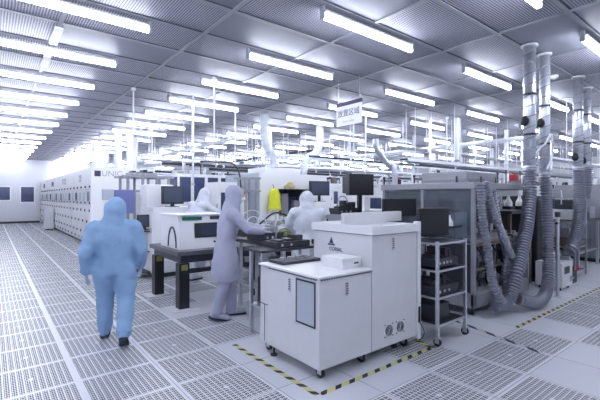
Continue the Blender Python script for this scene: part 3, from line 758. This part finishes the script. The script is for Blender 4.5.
obj('green_strip', boxes([((.06,.040,.425),(.36,.062,.475))]), M['green'], t); obj('dark_strip', boxes([((.50,.040,.43),(.74,.062,.475))]), M['ink'], t)
obj('window', boxes([((.24,.008,.16),(.72,.040,.38))], .006), M['dark'], t)
obj('window_screen', boxes([((.32,.002,.20),(.62,.008,.33))]), M['screen'], t)
bm = newbm(); pts = [(-.006,.12+.16*(1-math.cos(a)),.02+.30*math.sin(a)) for a in [PI*k/14 for k in range(15)]]; tube(bm, pts, .012, 6); obj('side_arc', bm, M['seam'], t)
bm = newbm(); cyl(bm, (.55,-.008,.09),(.55,.02,.09), .015, 10); obj('button', bm, M['black'], t)
tag(obj('coil_spool', cyl(newbm(), (0,0,0),(0,.12,0), .22, 28), M['white'], None, (3.02,6.38,1.052)), 'round white disc cover leaning behind the lilac person', 'disc')

# second bench further right (dark, behind the lilac person)
bench('dark_bench', 'dark bench crowded with parts behind the standing lilac person', (3.62,6.0,0), 1.5,1.0,.86,'dark','steel',.06,True)
clutter_unit('stage_module', 'dark motion stage at the left of the crowded bench', (3.68,6.06,.86), .55,.5,.28,'dark',4,41)
clutter_unit('stage_module', 'olive and black fixture in the middle of the crowded bench', (4.28,6.02,.86), .38,.4,.22,'olive',3,42)
clutter_unit('stage_module', 'grey camera stage at the right end of the crowded bench', (4.68,6.05,.86), .36,.45,.34,'grey',3,44)
clutter_unit('stage_module', 'dark cluttered fixture at the rear of the crowded bench', (3.75,6.58,.86), .9,.35,.36,'dark',7,45)
clutter_unit('pump_module', 'dark pump assembly on the lower shelf of the crowded bench', (3.72,6.08,.31), .7,.6,.34,'dark',5,46)
hose('cable_loop', 'black cable looping over the crowded bench', [(3.9,6.1,1.1),(4.2,6.05,1.3),(4.6,6.15,1.22),(4.9,6.3,1.1)], .016, 'black', 'cable', False)
tag(obj('black_crate', boxes([((0,0,0),(.42,.45,.22))], .01), M['black'], None, (4.55,6.1,.311)), 'black crate on the lower shelf of the crowded bench', 'crate')
t = bench('cart_table', 'narrow steel cart standing left of the front machine', (2.36,3.66,0), .85,.36,1.0,'dark','steel',.03,True, 'cart', .035)
clutter_unit('stage_module', 'dark fixture on the narrow steel cart', (2.6,3.70,1.0), .5,.28,.16,'dark',3,43)
tag(obj('green_bin', boxes([((0,0,0),(.5,.24,.3))], .01), M['black'], None, (2.5,3.72,.351)), 'black bin on the shelf of the narrow steel cart', 'bin')
bench('rear_table', 'dark long table in front of the big white machine', (5.0,7.3,0), 2.6,.8,.92,'dark','steel',.05,True)
for k, (x, w, h, m) in enumerate([(5.1,.5,.3,'grey'),(5.7,.4,.22,'dark'),(6.2,.5,.32,'paint'),(6.85,.6,.26,'dark')]):
    clutter_unit('stage_module', '%s instrument, %s from left on the long table before the big white machine' % ({'grey':'grey','dark':'dark','paint':'pale'}[m], nth(k)), (x,7.4,.92), w,.5,h,m,4,50+k)
bench('side_table', 'steel table behind the tall part of the front machine', (2.82,4.3,0), .42,.8,1.0,'dark','steel',.05,True)
for k, (x, w, h, m) in enumerate([(2.86,.32,.26,'dark')]):
    clutter_unit('stage_module', 'dark device on the steel table behind the front machine', (x,4.36,1.0), w,.45,h,m,3,60+k)
t = cabinet('dark_console', 'dark console under the large square monitor', 'console', (4.62,4.48,0), .6,.55,1.30, 1, None, 'grey', louv=False, topbox=False, side=1)
obj('button_row', boxes([((.10+.11*k,-.02,1.14),(.17+.11*k,-.012,1.20)) for k in range(5)]), M['white'], t)
monitor('crt_monitor', 'large black square monitor high on the dark console', (5.02,4.60,1.30), .50,.37,.12, -.25, crt=True, stand=.33, sc='black')
clutter_unit('stage_module', 'dark instrument standing behind the foot of the large square monitor', (4.64,4.78,1.30), .52,.22,.24,'dark',4,72,hm='dark')
monitor('crt_monitor', 'dark monitor left of the large square one', (6.85,7.75,1.48), .62,.38,.08, -.1, stand=.16)
cabinet('white_pedestal', 'white pedestal under the dark monitor beside the big white machine', 'cabinet', (6.5,7.72+.45-.45,0), .0001+.72,.5,1.48, 1, None, 'white', louv=False, topbox=False, side=1) if False else None
cabinet('white_pedestal', 'white pedestal carrying the dark monitor at the big white machine', 'cabinet', (6.55,8.12-.47,0.97), .62,.45,.51, 1, None, 'white', louv=False, topbox=False, side=1, z0=.02)
monitor('wide_display', 'wide dark panel display behind the raised plate of the front machine', (4.45,3.36,1.20), .58,.25,.05, -.2, stand=.13, sc='black')
cabinet('low_console', 'grey console under the wide dark display', 'console', (4.16,3.3,0), .6,.45,1.20, 1, None, 'grey', louv=False, topbox=False, side=1)
tag(obj('white_dispenser', boxes([((0,0,0),(.16,.16,.32)),((.03,.03,.32),(.13,.13,.42))], .01), M['white'], None, (5.75,5.2,1.35)), 'white dispenser right of the large square monitor', 'dispenser')
cabinet('pale_cabinet', 'pale cabinet under the white dispenser', 'cabinet', (5.62,5.1,0), .8,.8,1.35, 1, None, 'white', louv=False, topbox=False, side=1)

t = thing('work_stool', 'black stool with low back behind the front machine', 'stool', (3.80,4.50,0))
bm = newbm(); cyl(bm, (0,0,.60),(0,0,.66), .19, 20); obj('seat', bm, M['black'], t)
bm = newbm(); cyl(bm, (0,0,.05),(0,0,.60), .025, 10); obj('column', bm, M['steel'], t)
bm = newbm()
for k in range(9):
    a = math.radians(-125+ k*10); bx(bm, (.2*math.cos(a)-.016,.2*math.sin(a)-.012,.66),(.2*math.cos(a)+.014,.2*math.sin(a)+.012,.98), .004)
tube(bm, [(.2*math.cos(math.radians(-130+k*10)), .2*math.sin(math.radians(-130+k*10)), .97) for k in range(10)], .018, 6)
obj('backrest', bm, M['black'], t)
for k in range(5):
    a = 2*PI*k/5; bm = newbm(); tube(bm, [(0,0,.07),(.24*math.cos(a),.24*math.sin(a),.045)], .016, 6); ball(bm, (.24*math.cos(a),.24*math.sin(a),.025), .025, seg=8); obj('leg', bm, M['dark'], t)
# ------------------------------------------------------------ mid and back machines
def ordn(k): return nth(k)
specs = []
r2 = random.Random(11)
rows = [('line behind the big white machine', 12.9, [6.3,8.6,10.8,13.2,15.6,18,20.5,23], (1.9,2.25)),
        ('line in the middle distance', 16.8, [5.6,7.9,10.2,12.5,14.8,17.2,19.6,22,24.3], (1.9,2.3)),
        ('line near the back wall', 21.5, [5.4,7.9,10.4,13,15.5,18,20.5,23], (2.0,2.4)),
        ('line rightward of the big white machine', 7.6, [8.6,10.8,13.0,15.4,17.8,20.2,22.6], (1.75,2.1)),
        ('line along the right tape', 2.75, [11.6,13.0,14.5,16.8,19.2,21.6], (1.6,1.95)),
        ('line behind the hose machines', 4.9, [7.9,10.0,12.2,14.5,17.0,19.5,22.0], (1.7,2.0))]
CABS = []
for rn, Y, xs, (h0,h1) in rows:
    for k, X in enumerate(xs):
        nx = xs[k+1] if k+1 < len(xs) else X+2.3
        w = (nx-X)*r2.uniform(.78,.92); h = r2.uniform(h0,h1); m = r2.choice(['white','white','paint','grey'] if Y > 5 else ['grey','dark','grey','white'])
        win = r2.choice(['all','half',None,'half']); CABS.append((X, Y, w, h))
        cabinet('equipment_cabinet', '%s windowed cabinet, %s in the %s' % ({'white':'white','paint':'pale','grey':'grey','dark':'black'}[m], ordn(k), rn) if win else '%s plain cabinet, %s in the %s' % ({'white':'white','paint':'pale','grey':'grey','dark':'black'}[m], ordn(k), rn), 'machine', (X,Y,0), w, 1.3 if Y > 3 else 1.1, h, 3 if w > 1.7 else 2, win, m, 'equipment cabinets', beacon=r2.random() < .5, sidewin=r2.random() < .5)
bench('instrument_bench', 'dark instrument bench right of the steel rack behind the tape', (9.9,2.8,0), 1.5,.9,1.1,'dark','steel',.05,True)
for k, (x, w_, h_, m_) in enumerate([(9.95,.4,.5,'white'),(10.4,.45,.34,'dark'),(10.9,.42,.6,'grey')]):
    clutter_unit('etch_module', '%s module, %s on the instrument bench at the right edge' % ({'white':'white','dark':'dark','grey':'grey'}[m_], nth(k)), (x,2.9,1.1), w_,.5,h_,m_,4,80+k)
clutter_unit('pump_module', 'black pump block under the instrument bench at the right edge', (10.1,2.95,.39), 1.1,.6,.5,'dark',6,90)
clutter_unit('pump_module', 'black pump block on the floor between black cabinet and steel rack', (8.2,2.5,0), .45,.35,.5,'black',4,91)
# monitors and pendants around the right line
for k, (x, y, z) in enumerate([(9.3,3.0,1.35),(9.9,2.55,1.18)]):
    pass

# overhead trays, pipes and risers
def tray(label, x0, x1, y, z, m='steel', w=.3, axis='x'):
    t = thing('cable_tray', label, 'cable tray', (x0,y,z), 0, 'overhead cable trays'); L = x1-x0
    bm = newbm(); bx(bm, (0,0,0),(L,.02,.08)); bx(bm, (0,w-.02,0),(L,w,.08))
    n = int(L/.35)
    for k in range(n+1): bx(bm, (L*k/n-.012 if k else 0,.02,.01),(L*k/n+.012,w-.02,.03))
    obj('ladder', bm, M[m], t)
    bm = newbm(); rr = random.Random(int(y*10))
    for q in range(4): tube(bm, [(0,.06+.06*q,.055)]+[(L*k/12,.06+.06*q+rr.uniform(-.015,.015),.055+rr.uniform(0,.03)) for k in range(1,12)]+[(L,.06+.06*q,.055)], .022, 6)
    obj('cable_run', bm, M['dark'], t)
    for k in range(int(L/2.2)+1):
        for yy in (.01,w-.01): obj('hanger_rod', cyl(newbm(), (min(L-.05,.3+k*2.2),yy,.08),(min(L-.05,.3+k*2.2),yy,CZ-.02-z), .009, 5), M['white'], t)
where = ['above the big white machine','in the middle distance','beyond the window machine','far back','nearest the back wall','over the glazed machine line']
for k, (y, z, x0, x1) in enumerate([(10.6,2.62,6.2,24),(12.2,2.75,3.6,24),(15.3,2.85,4.7,25),(19.5,2.9,5,25.5),(24,2.95,5,26),(5.95,2.50,8.2,25)]):
    tray('long cable tray with dark cables ' + where[k], x0, x1, y, z)
def opipe(label, pts, r, m):
    o = Vector(pts[0]); t = thing('overhead_pipe', label, 'pipe', o, 0, 'overhead pipes'); bm = newbm(); tube(bm, [Vector(p)-o for p in pts], r, 10)
    obj('pipe', bm, M[m], t, smooth=False)
    a, b = Vector(pts[0])-o, Vector(pts[-1])-o
    n = 6
    for k in range(n):
        c = a.lerp(b, (k+.5)/n); d = (b-a).normalized()*.03; bm = newbm(); cyl(bm, c-d, c+d, r*1.25, 10)
        cyl(bm, (c.x,c.y,c.z+r),(c.x,c.y,CZ-.02-o.z), .008, 5); obj('pipe_clip', bm, M['white'], t)
pl = [('slim white pipe', 'just above the big white machine', [(6.0,10.3,2.95),(24,10.3,2.95)], .05,'whosemat'),
      ('thick pale pipe', 'over the middle distance machines', [(4.2,14.2,2.95),(24,14.2,2.95)], .075,'steel'),
      ('thick steel pipe', 'over the mid line of machines', [(5,18.55,3.1),(24.5,18.55,3.1)], .10,'galv'),
      ('slim dark pipe', 'over the window machine', [(4.0,11.6,2.6),(12,11.6,2.6)], .045,'dark'),
      ('slim steel pipe', 'over the line right of the big white machine', [(8.4,7.3,2.75),(25,7.3,2.75)], .05,'steel'),
      ('thick pale pipe', 'right over the glazed machine line', [(8.6,6.6,2.95),(25,6.6,2.95)], .055,'grey'),
      ('thick steel pipe', 'near the back wall', [(5,22.8,3.1),(25,22.8,3.1)], .12,'galv'),
      ('slim pale pipe', 'running lengthwise toward the back wall over the windows', [(6.2,11.5,3.5),(6.2,28.5,3.5)], .07,'whosemat'),
      ('slim dark pipe', 'running lengthwise over the far cabinets', [(9.8,10.9,3.42),(9.8,28.5,3.42)], .05,'dark'),
      ('thick pale pipe', 'running lengthwise over the right lines', [(13.2,4.5,3.45),(13.2,28.5,3.45)], .08,'whosemat'),
      ('slim steel pipe', 'running along the hose machine line at right', [(9.4,3.3,2.45),(25,3.3,2.45)], .05,'steel'),
      ('thin dark pipe', 'low over the line behind the hoses', [(7.6,5.2,2.32),(25,5.2,2.32)], .03,'dark'),
      ('thin dark pipe', 'just behind the big white machine top', [(5.2,10.95,2.45),(25,10.95,2.45)], .04,'dark'),
      ('thin grey pipe', 'low over the middle distance machines', [(5.2,13.9,2.62),(25,13.9,2.62)], .04,'grey'),
      ('thin dark pipe', 'low over the far cabinets', [(4.9,17.0,2.7),(25,17.0,2.7)], .05,'dark'),
      ('thin dark pipe', 'under the lamps behind the hanging sign', [(6.6,7.9,2.68),(25,7.9,2.68)], .03,'dark')]
for a, b, pts, r, m in pl: opipe(a+' hung '+b, pts, r, m)
# risers
rs = [(3.55,8.3,.025,1.86),(6.9,10.4,.04,2.25),(7.4,10.9,.05,2.25),(5.0,11.9,.1,2.30),(5.6,12.2,.12,2.30),(7.2,13.6,.14,2.2),(9.3,13.6,.1,2.2),(11.4,13.4,.16,2.2),(14.0,13.6,.12,2.2),(6.4,17.4,.16,2.3),(8.6,17.6,.14,2.3),(11.0,17.4,.2,2.3),(13.4,17.5,.15,2.3),(16.2,17.4,.2,2.3),
      (9.3,8.2,.07,2.1),(11.6,8.2,.12,2.1),(14.0,8.3,.1,2.1),(16.6,8.2,.13,2.1),(8.5,5.4,.05,2.0),(10.8,5.4,.12,2.0),(13.0,5.4,.1,2.0),(15.4,5.5,.13,2.0),(11.2,3.2,.1,1.95),(13.4,3.2,.1,1.95),(15.8,3.2,.12,1.95),(18.2,3.2,.12,1.95),(19.0,8.2,.14,2.1),(18.0,5.4,.12,2.0)]
rs = [(x, y, r*.62 if i > 2 else r, z) for i, (x, y, r, z) in enumerate(rs)]
CABS.append((4.25,11.0,1.75,2.28)); used = set()
for k, (x, y, r, z) in enumerate(rs):
    c = min((q for q in CABS if q not in used), key=lambda q: abs(q[0]+q[2]/2-x)+3*abs(q[1]+.6-y)); used.add(c)
    if k > 2: x, y, z = c[0]+c[2]*(.3 if k % 2 else .75), c[1]+(.93 if c[1] < 3 else 1.12), c[3]
    rs[k] = (x, y, r, z)
    ang = round(math.degrees(math.atan2(x, y)))
    t = thing('riser_duct', '%s riser duct, %s in the line %s' % ('slim white' if r < .08 else 'round pale', nth(sum(1 for q in rs[:k] if abs(q[1]-y) < 1.0)), {True:'nearest the tape'}.get(y < 4, 'behind the hoses' if y < 7 else 'right of the big white machine' if y < 10 else 'beyond the big white machine' if y < 15 else 'far back')), 'duct', (x,y,z), 0, 'riser ducts to the ceiling')
    bm = newbm(); cyl(bm, (0,0,0),(0,0,3.88-z), r, 12); obj('duct_pipe', bm, M['whosemat'] if k % 3 else M['galv'], t)
    bm = newbm(); cyl(bm, (0,0,0),(0,0,.05), r*1.35, 12); cyl(bm, (0,0,.7),(0,0,.76), r*1.2, 12); obj('joint_ring', bm, M['grey'] if k % 2 else M['steel'], t)
def rod(label, x, y, z0):
    bm = newbm(); cyl(bm, (0,0,0),(0,0,3.88-z0), .016, 8); cyl(bm, (0,0,3.83-z0),(0,0,3.88-z0), .05, 10)
    tag(obj('hanging_rod', bm, M['white'], None, (x,y,z0)), label, 'rod', 'white rods hanging from the ceiling')
for k, (x, y, z0, l) in enumerate([(2.35,8.55,2.4,'over the open aluminium frame'),(3.35,6.84,2.8,'above the lilac person'),(4.95,8.9,2.5,'left of the left bent duct'),(7.9,7.1,2.2,'right of the steel elbow pipe'),(6.6,6.3,2.5,'under the hanging sign'),(10.2,6.1,2.3,'beside the right cable tray')]):
    rod('thin white rod hanging from the ceiling ' + l, x, y, z0)

t = thing('smoke_detector', 'small round white detector on ceiling beside the right exhaust duct', 'detector', (8.35,2.78,3.84))
obj('housing', cyl(newbm(), (0,0,0),(0,0,.055), .07, 16), M['white'], t); obj('sensor_dome', ball(newbm(), (0,0,0), .04, (1,1,.6)), M['paint'], t, smooth=True)
clutter_unit('control_unit', 'dark control unit on top crossbars of the open aluminium frame', (2.45,9.15,2.081), .6,.4,.16,'grey',4,71,hm='dark')
# ------------------------------------------------------------ people
def loft(bm, secs, n=20):
    rings = []
    for cx,cy,cz,rx,ry in secs: rings.append([bm.verts.new((cx+rx*math.cos(2*PI*k/n), cy+ry*math.sin(2*PI*k/n), cz)) for k in range(n)])
    for a, b in zip(rings, rings[1:]):
        for k in range(n): bm.faces.new((a[k],a[(k+1)%n],b[(k+1)%n],b[k]))
    bm.faces.new(rings[0][::-1]); bm.faces.new(rings[-1])
def limb(bm, pts, rs):
    P = [Vector(p) for p in pts]
    for a, b, r1, r2_ in zip(P, P[1:], rs, rs[1:]):
        tube(bm, [a, a.lerp(b,.5), b], [r1,(r1+r2_)/2,r2_], 12)
    for p, r in zip(P, rs): ball(bm, p, r, seg=12)
def fuse(bm, name, m, vox=.016, sm=8, folds=.022, fs=.15):
    me = bpy.data.meshes.new(name+'_raw'); bm.to_mesh(me); bm.free(); o = bpy.data.objects.new('tmp_body', me); COL.objects.link(o)
    r = o.modifiers.new('r','REMESH'); r.mode = 'VOXEL'; r.voxel_size = vox
    s = o.modifiers.new('s','SMOOTH'); s.iterations = sm; s.factor = .5
    if folds:
        tx = bpy.data.textures.new('folds','CLOUDS'); tx.noise_scale = fs; tx.noise_depth = 2
        d = o.modifiers.new('d','DISPLACE'); d.texture = tx; d.strength = folds*2; d.mid_level = .5
    bpy.context.view_layer.update()
    out = bpy.data.meshes.new_from_object(o.evaluated_get(bpy.context.evaluated_depsgraph_get())); bpy.data.objects.remove(o)
    out.name = name; out.materials.clear(); out.materials.append(m)
    for p in out.polygons: p.use_smooth = True
    return out
def hand_mesh(bm, wrist, d, palmn, s=1., curl=.5, side=1):
    """palm, four bent fingers of unequal length, thumb off the side of the palm"""
    w = Vector(wrist); d = Vector(d).normalized(); nrm = Vector(palmn); nrm = (nrm-d*nrm.dot(d)).normalized(); x = d.cross(nrm).normalized()*side
    L = .088*s
    for q in (-.026,-.009,.009,.026):
        limb(bm, [w+x*q*.6*s, w+d*L+x*q*s], [.014*s,.012*s])
    for q, ln in ((-.030,.058),(-.010,.070),(.011,.076),(.032,.068)):
        p = w+d*L+x*q*s; pts = [p]; dd = d.copy()
        for k in range(3):
            dd = (dd+nrm*curl*(.35+.15*k)).normalized(); p = p+dd*ln*s*(.45 if k == 0 else .30); pts.append(p)
        limb(bm, pts, [.010*s,.0095*s,.0088*s,.0075*s])
    b = w+d*L*.25+x*.028*s
    limb(bm, [b, b+(x*.7+d*.6+nrm*.2)*.036*s, b+(x*.8+d*1.5+nrm*.5)*.045*s], [.013*s,.011*s,.009*s])
def person(label, loc, rz, J, suit, sc=1., hoodr=(.125,.14,.15), skirt=False, face=True, seed=0, hoodflare=True):
    """J: joints in body space facing +y, feet at z=0"""
    bm = newbm(); V = Vector
    pel, che, nk, hd = V(J['pelvis']), V(J['chest']), V(J['neck']), V(J['head'])
    # torso: stack of ellipses from hips to shoulders, then neck
    def mixv(a, b, f): return a.lerp(b, f)
    T = [(pel+V((0,0,-.10)),.165,.125),(pel,.185,.14),(mixv(pel,che,.35),.165,.13),(mixv(pel,che,.7),.185,.14),(che,.20,.145),(mixv(che,nk,.55),.185,.125),(mixv(che,nk,.85),.12,.10),(nk,.075,.075)]
    tw = J.get('bulk',1.)
    if skirt: T = [(pel+V((0,0,-.42)),.24,.19),(pel+V((0,0,-.2)),.23,.18)]+T[1:]
    loft(bm, [(p.x,p.y,p.z,rx*tw,ry*tw) for p,rx,ry in T])
    for s in ('l','r'):
        sh, el, wr = V(J['sh'+s]), V(J['el'+s]), V(J['wr'+s]); limb(bm, [che.lerp(sh,.5)+V((0,0,.04)), sh, el, wr], [.09*tw,.085*tw,.066*tw,.05*tw])
        hi, kn, an = V(J['hi'+s]), V(J['kn'+s]), V(J['an'+s]); limb(bm, [hi, kn, an], [.115*tw,.088*tw,.07*tw])
    limb(bm, [nk, hd], [.07,.07])
    ball(bm, hd, 1, hoodr, 20)
    if hoodflare:
        loft(bm, [(nk.x,nk.y,nk.z-.05,.15,.12),(nk.x,nk.y,nk.z+.02,.125,.11),(nk.lerp(hd,.5).x,nk.lerp(hd,.5).y,nk.lerp(hd,.5).z,.115,.115),(hd.x,hd.y,hd.z,.11,.12)])
    body = obj('person', fuse(bm, 'person', suit), None, None, loc, rot=(0,0,rz)); body.scale = (sc,)*3
    tag(body, label, 'person')
    for s, sd in (('l',-1),('r',1)):
        el, wr = V(J['el'+s]), V(J['wr'+s]); d = (wr-el).normalized(); d = (d+V(J.get('hd'+s,(0,0,0)))).normalized()
        hb = newbm(); hand_mesh(hb, wr+d*.01, d, J.get('pn'+s,(-sd,0,0)), 1.12, J.get('curl',.5), sd)
        obj('glove', fuse(hb, 'glove', M['glove'], .005, 3, 0), None, body)
        an = V(J['an'+s]); fy = J.get('ft'+s, 0.)   # foot pitch: 0 flat, >0 heel up
        fb = newbm(); c, sn = math.cos(fy), math.sin(fy)
        def fp(y, z): return V((an.x, an.y+y*c+z*sn, an.z-y*sn+z*c))
        limb(fb, [fp(-.02,.03), fp(-.03,-.05), fp(.07,-.055), fp(.16,-.065)], [.062,.05,.046,.036])
        bt = obj('boot', fuse(fb, 'boot', suit, .009, 5, 0), None, body)
        sb = newbm(); pts = []
        for y, w in ((-.085,.03),(-.06,.045),(.0,.045),(.08,.05),(.15,.048),(.195,.028)): pts.append((y,w))
        top = [[sb.verts.new(fp(y,-.085)+V((q*w,0,0))) for q in (-1,1)] for y,w in pts]; bot = [[sb.verts.new(fp(y,-.105)+V((q*w,0,0))) for q in (-1,1)] for y,w in pts]
        for g in (top, bot):
            for a, b in zip(g, g[1:]): sb.faces.new((a[0],a[1],b[1],b[0]))
        for q in (0,1):
            for k in range(5): sb.faces.new((top[k][q],top[k+1][q],bot[k+1][q],bot[k][q]))
        sb.faces.new((top[0][0],top[0][1],bot[0][1],bot[0][0])); sb.faces.new((top[-1][0],top[-1][1],bot[-1][1],bot[-1][0]))
        obj('sole', sb, M['shoe'], bt)
    if face:
        fb = newbm(); ball(fb, hd+V((0,hoodr[1]*.42,-.005)), 1, (.078,.085,.105), 20)
        ball(fb, hd+V((0,hoodr[1]*.42+.085,-.01)), .016, (.8,1.1,1.6), 8)
        fo = obj('face', fb, M['skin'], body, smooth=True)
        mb = newbm(); ball(mb, hd+V((0,hoodr[1]*.42+.03,-.055)), 1, (.068,.068,.05), 16); obj('face_mask', mb, M['white'], body, smooth=True)
        eb = newbm(); [ball(eb, hd+V((s*.03,hoodr[1]*.42+.077,.018)), .010, (1.3,.6,.8), 8) for s in (-1,1)]; obj('eye', eb, M['black'], fo, smooth=True)
    return body
def base(**k):
    J = dict(pelvis=(0,0,.86),chest=(0,0,1.16),neck=(0,0,1.36),head=(0,.02,1.50),
             shl=(-.20,0,1.27),ell=(-.27,-.02,1.02),wrl=(-.28,.10,.80),shr=(.20,0,1.27),elr=(.27,-.02,1.02),wrr=(.28,.10,.80),
             hil=(-.09,0,.80),knl=(-.10,.02,.47),anl=(-.10,-.01,.11),hir=(.09,0,.80),knr=(.10,.02,.47),anr=(.10,-.01,.11))
    J.update(k); return J
# blue person walking away down the aisle
J = base(pelvis=(0,0,.84),chest=(0,.01,1.13),neck=(0,.02,1.33),head=(.01,.05,1.46),bulk=1.14,
         shl=(-.20,0,1.25),ell=(-.275,-.09,1.0),wrl=(-.285,.03,.79),shr=(.20,.02,1.25),elr=(.275,-.02,.99),wrr=(.27,.14,.80),
         hil=(-.10,0,.78),knl=(-.11,.16,.47),anl=(-.11,.16,.115),hir=(.10,0,.78),knr=(.12,.0,.45),anr=(.11,-.27,.17), ftr=.6)
person('person in sky blue hooded coverall walking away down the aisle', (1.09,4.70,0), -.30, J, M['bluesuit'], 1.0, (.118,.135,.15), face=True)
# lilac person at the bench, turned right and reaching
J = base(pelvis=(0,0,.93),chest=(0,.05,1.26),neck=(0,.08,1.48),head=(0,.12,1.63),bulk=1.0,
         shl=(-.19,.06,1.38),ell=(-.22,.28,1.20),wrl=(-.10,.50,1.16),shr=(.19,.06,1.38),elr=(.24,.26,1.18),wrr=(.12,.48,1.14),
         hil=(-.09,0,.86),knl=(-.10,.08,.50),anl=(-.09,.10,.11),hir=(.09,0,.86),knr=(.10,-.02,.50),anr=(.10,-.12,.13), ftr=.25,
         pnl=(0,0,-1),pnr=(0,0,-1))
person('person in pale lilac hooded coverall standing before the black bench', (2.44,4.66,0), -1.9, J, M['lilacsuit'], 1.0, (.115,.13,.14), skirt=True)
# white person at the long table (seen from behind)
J = base(pelvis=(0,0,.90),chest=(0,.04,1.22),neck=(0,.06,1.43),head=(0,.10,1.57),bulk=1.18,
         shl=(-.22,.04,1.33),ell=(-.30,.18,1.12),wrl=(-.20,.38,1.04),shr=(.22,.04,1.33),elr=(.30,.18,1.12),wrr=(.20,.38,1.04),pnl=(0,0,-1),pnr=(0,0,-1))
person('person in white hooded smock seen from behind at the middle', (4.11,4.96,0), -.5, J, M['whitesuit'], 1.0, (.125,.135,.14), skirt=True)
# white person leaning at the white machine
J = base(pelvis=(0,-.10,.92),chest=(0,.08,1.22),neck=(0,.20,1.42),head=(0,.27,1.55),bulk=1.12,
         shl=(-.20,.14,1.34),ell=(-.26,.36,1.18),wrl=(-.14,.60,1.10),shr=(.20,.14,1.34),elr=(.26,.36,1.18),wrr=(.14,.60,1.10),
         hil=(-.09,-.10,.85),knl=(-.10,-.04,.48),anl=(-.10,-.08,.11),hir=(.09,-.10,.85),knr=(.10,-.04,.48),anr=(.10,-.08,.11),pnl=(0,0,-1),pnr=(0,0,-1))
person('person in white hooded coverall leaning forward behind the black bench', (3.12,7.28,0), -1.3, J, M['whitesuit'], 1.06, (.12,.13,.14))

# ------------------------------------------------------------ world, camera, view
w = bpy.data.worlds.new('World'); bpy.context.scene.world = w; w.use_nodes = True
w.node_tree.nodes['Background'].inputs[0].default_value = (.6,.7,1,1); w.node_tree.nodes['Background'].inputs[1].default_value = .1
cd = bpy.data.cameras.new('Camera'); cam = bpy.data.objects.new('Camera', cd); COL.objects.link(cam)
cam.location = (0,0,1.6); cam.rotation_euler = (PI/2, 0, -math.radians(38.5))
cd.sensor_width = 36; cd.lens = 390/600*36; cd.shift_y = -3/600; cd.clip_start = .05; cd.clip_end = 200
sc = bpy.context.scene; sc.camera = cam
sc.view_settings.view_transform = 'Standard'; sc.view_settings.look = 'None'; sc.view_settings.gamma = 1; sc.view_settings.use_curve_mapping = False
sc.view_settings.exposure = 0.42
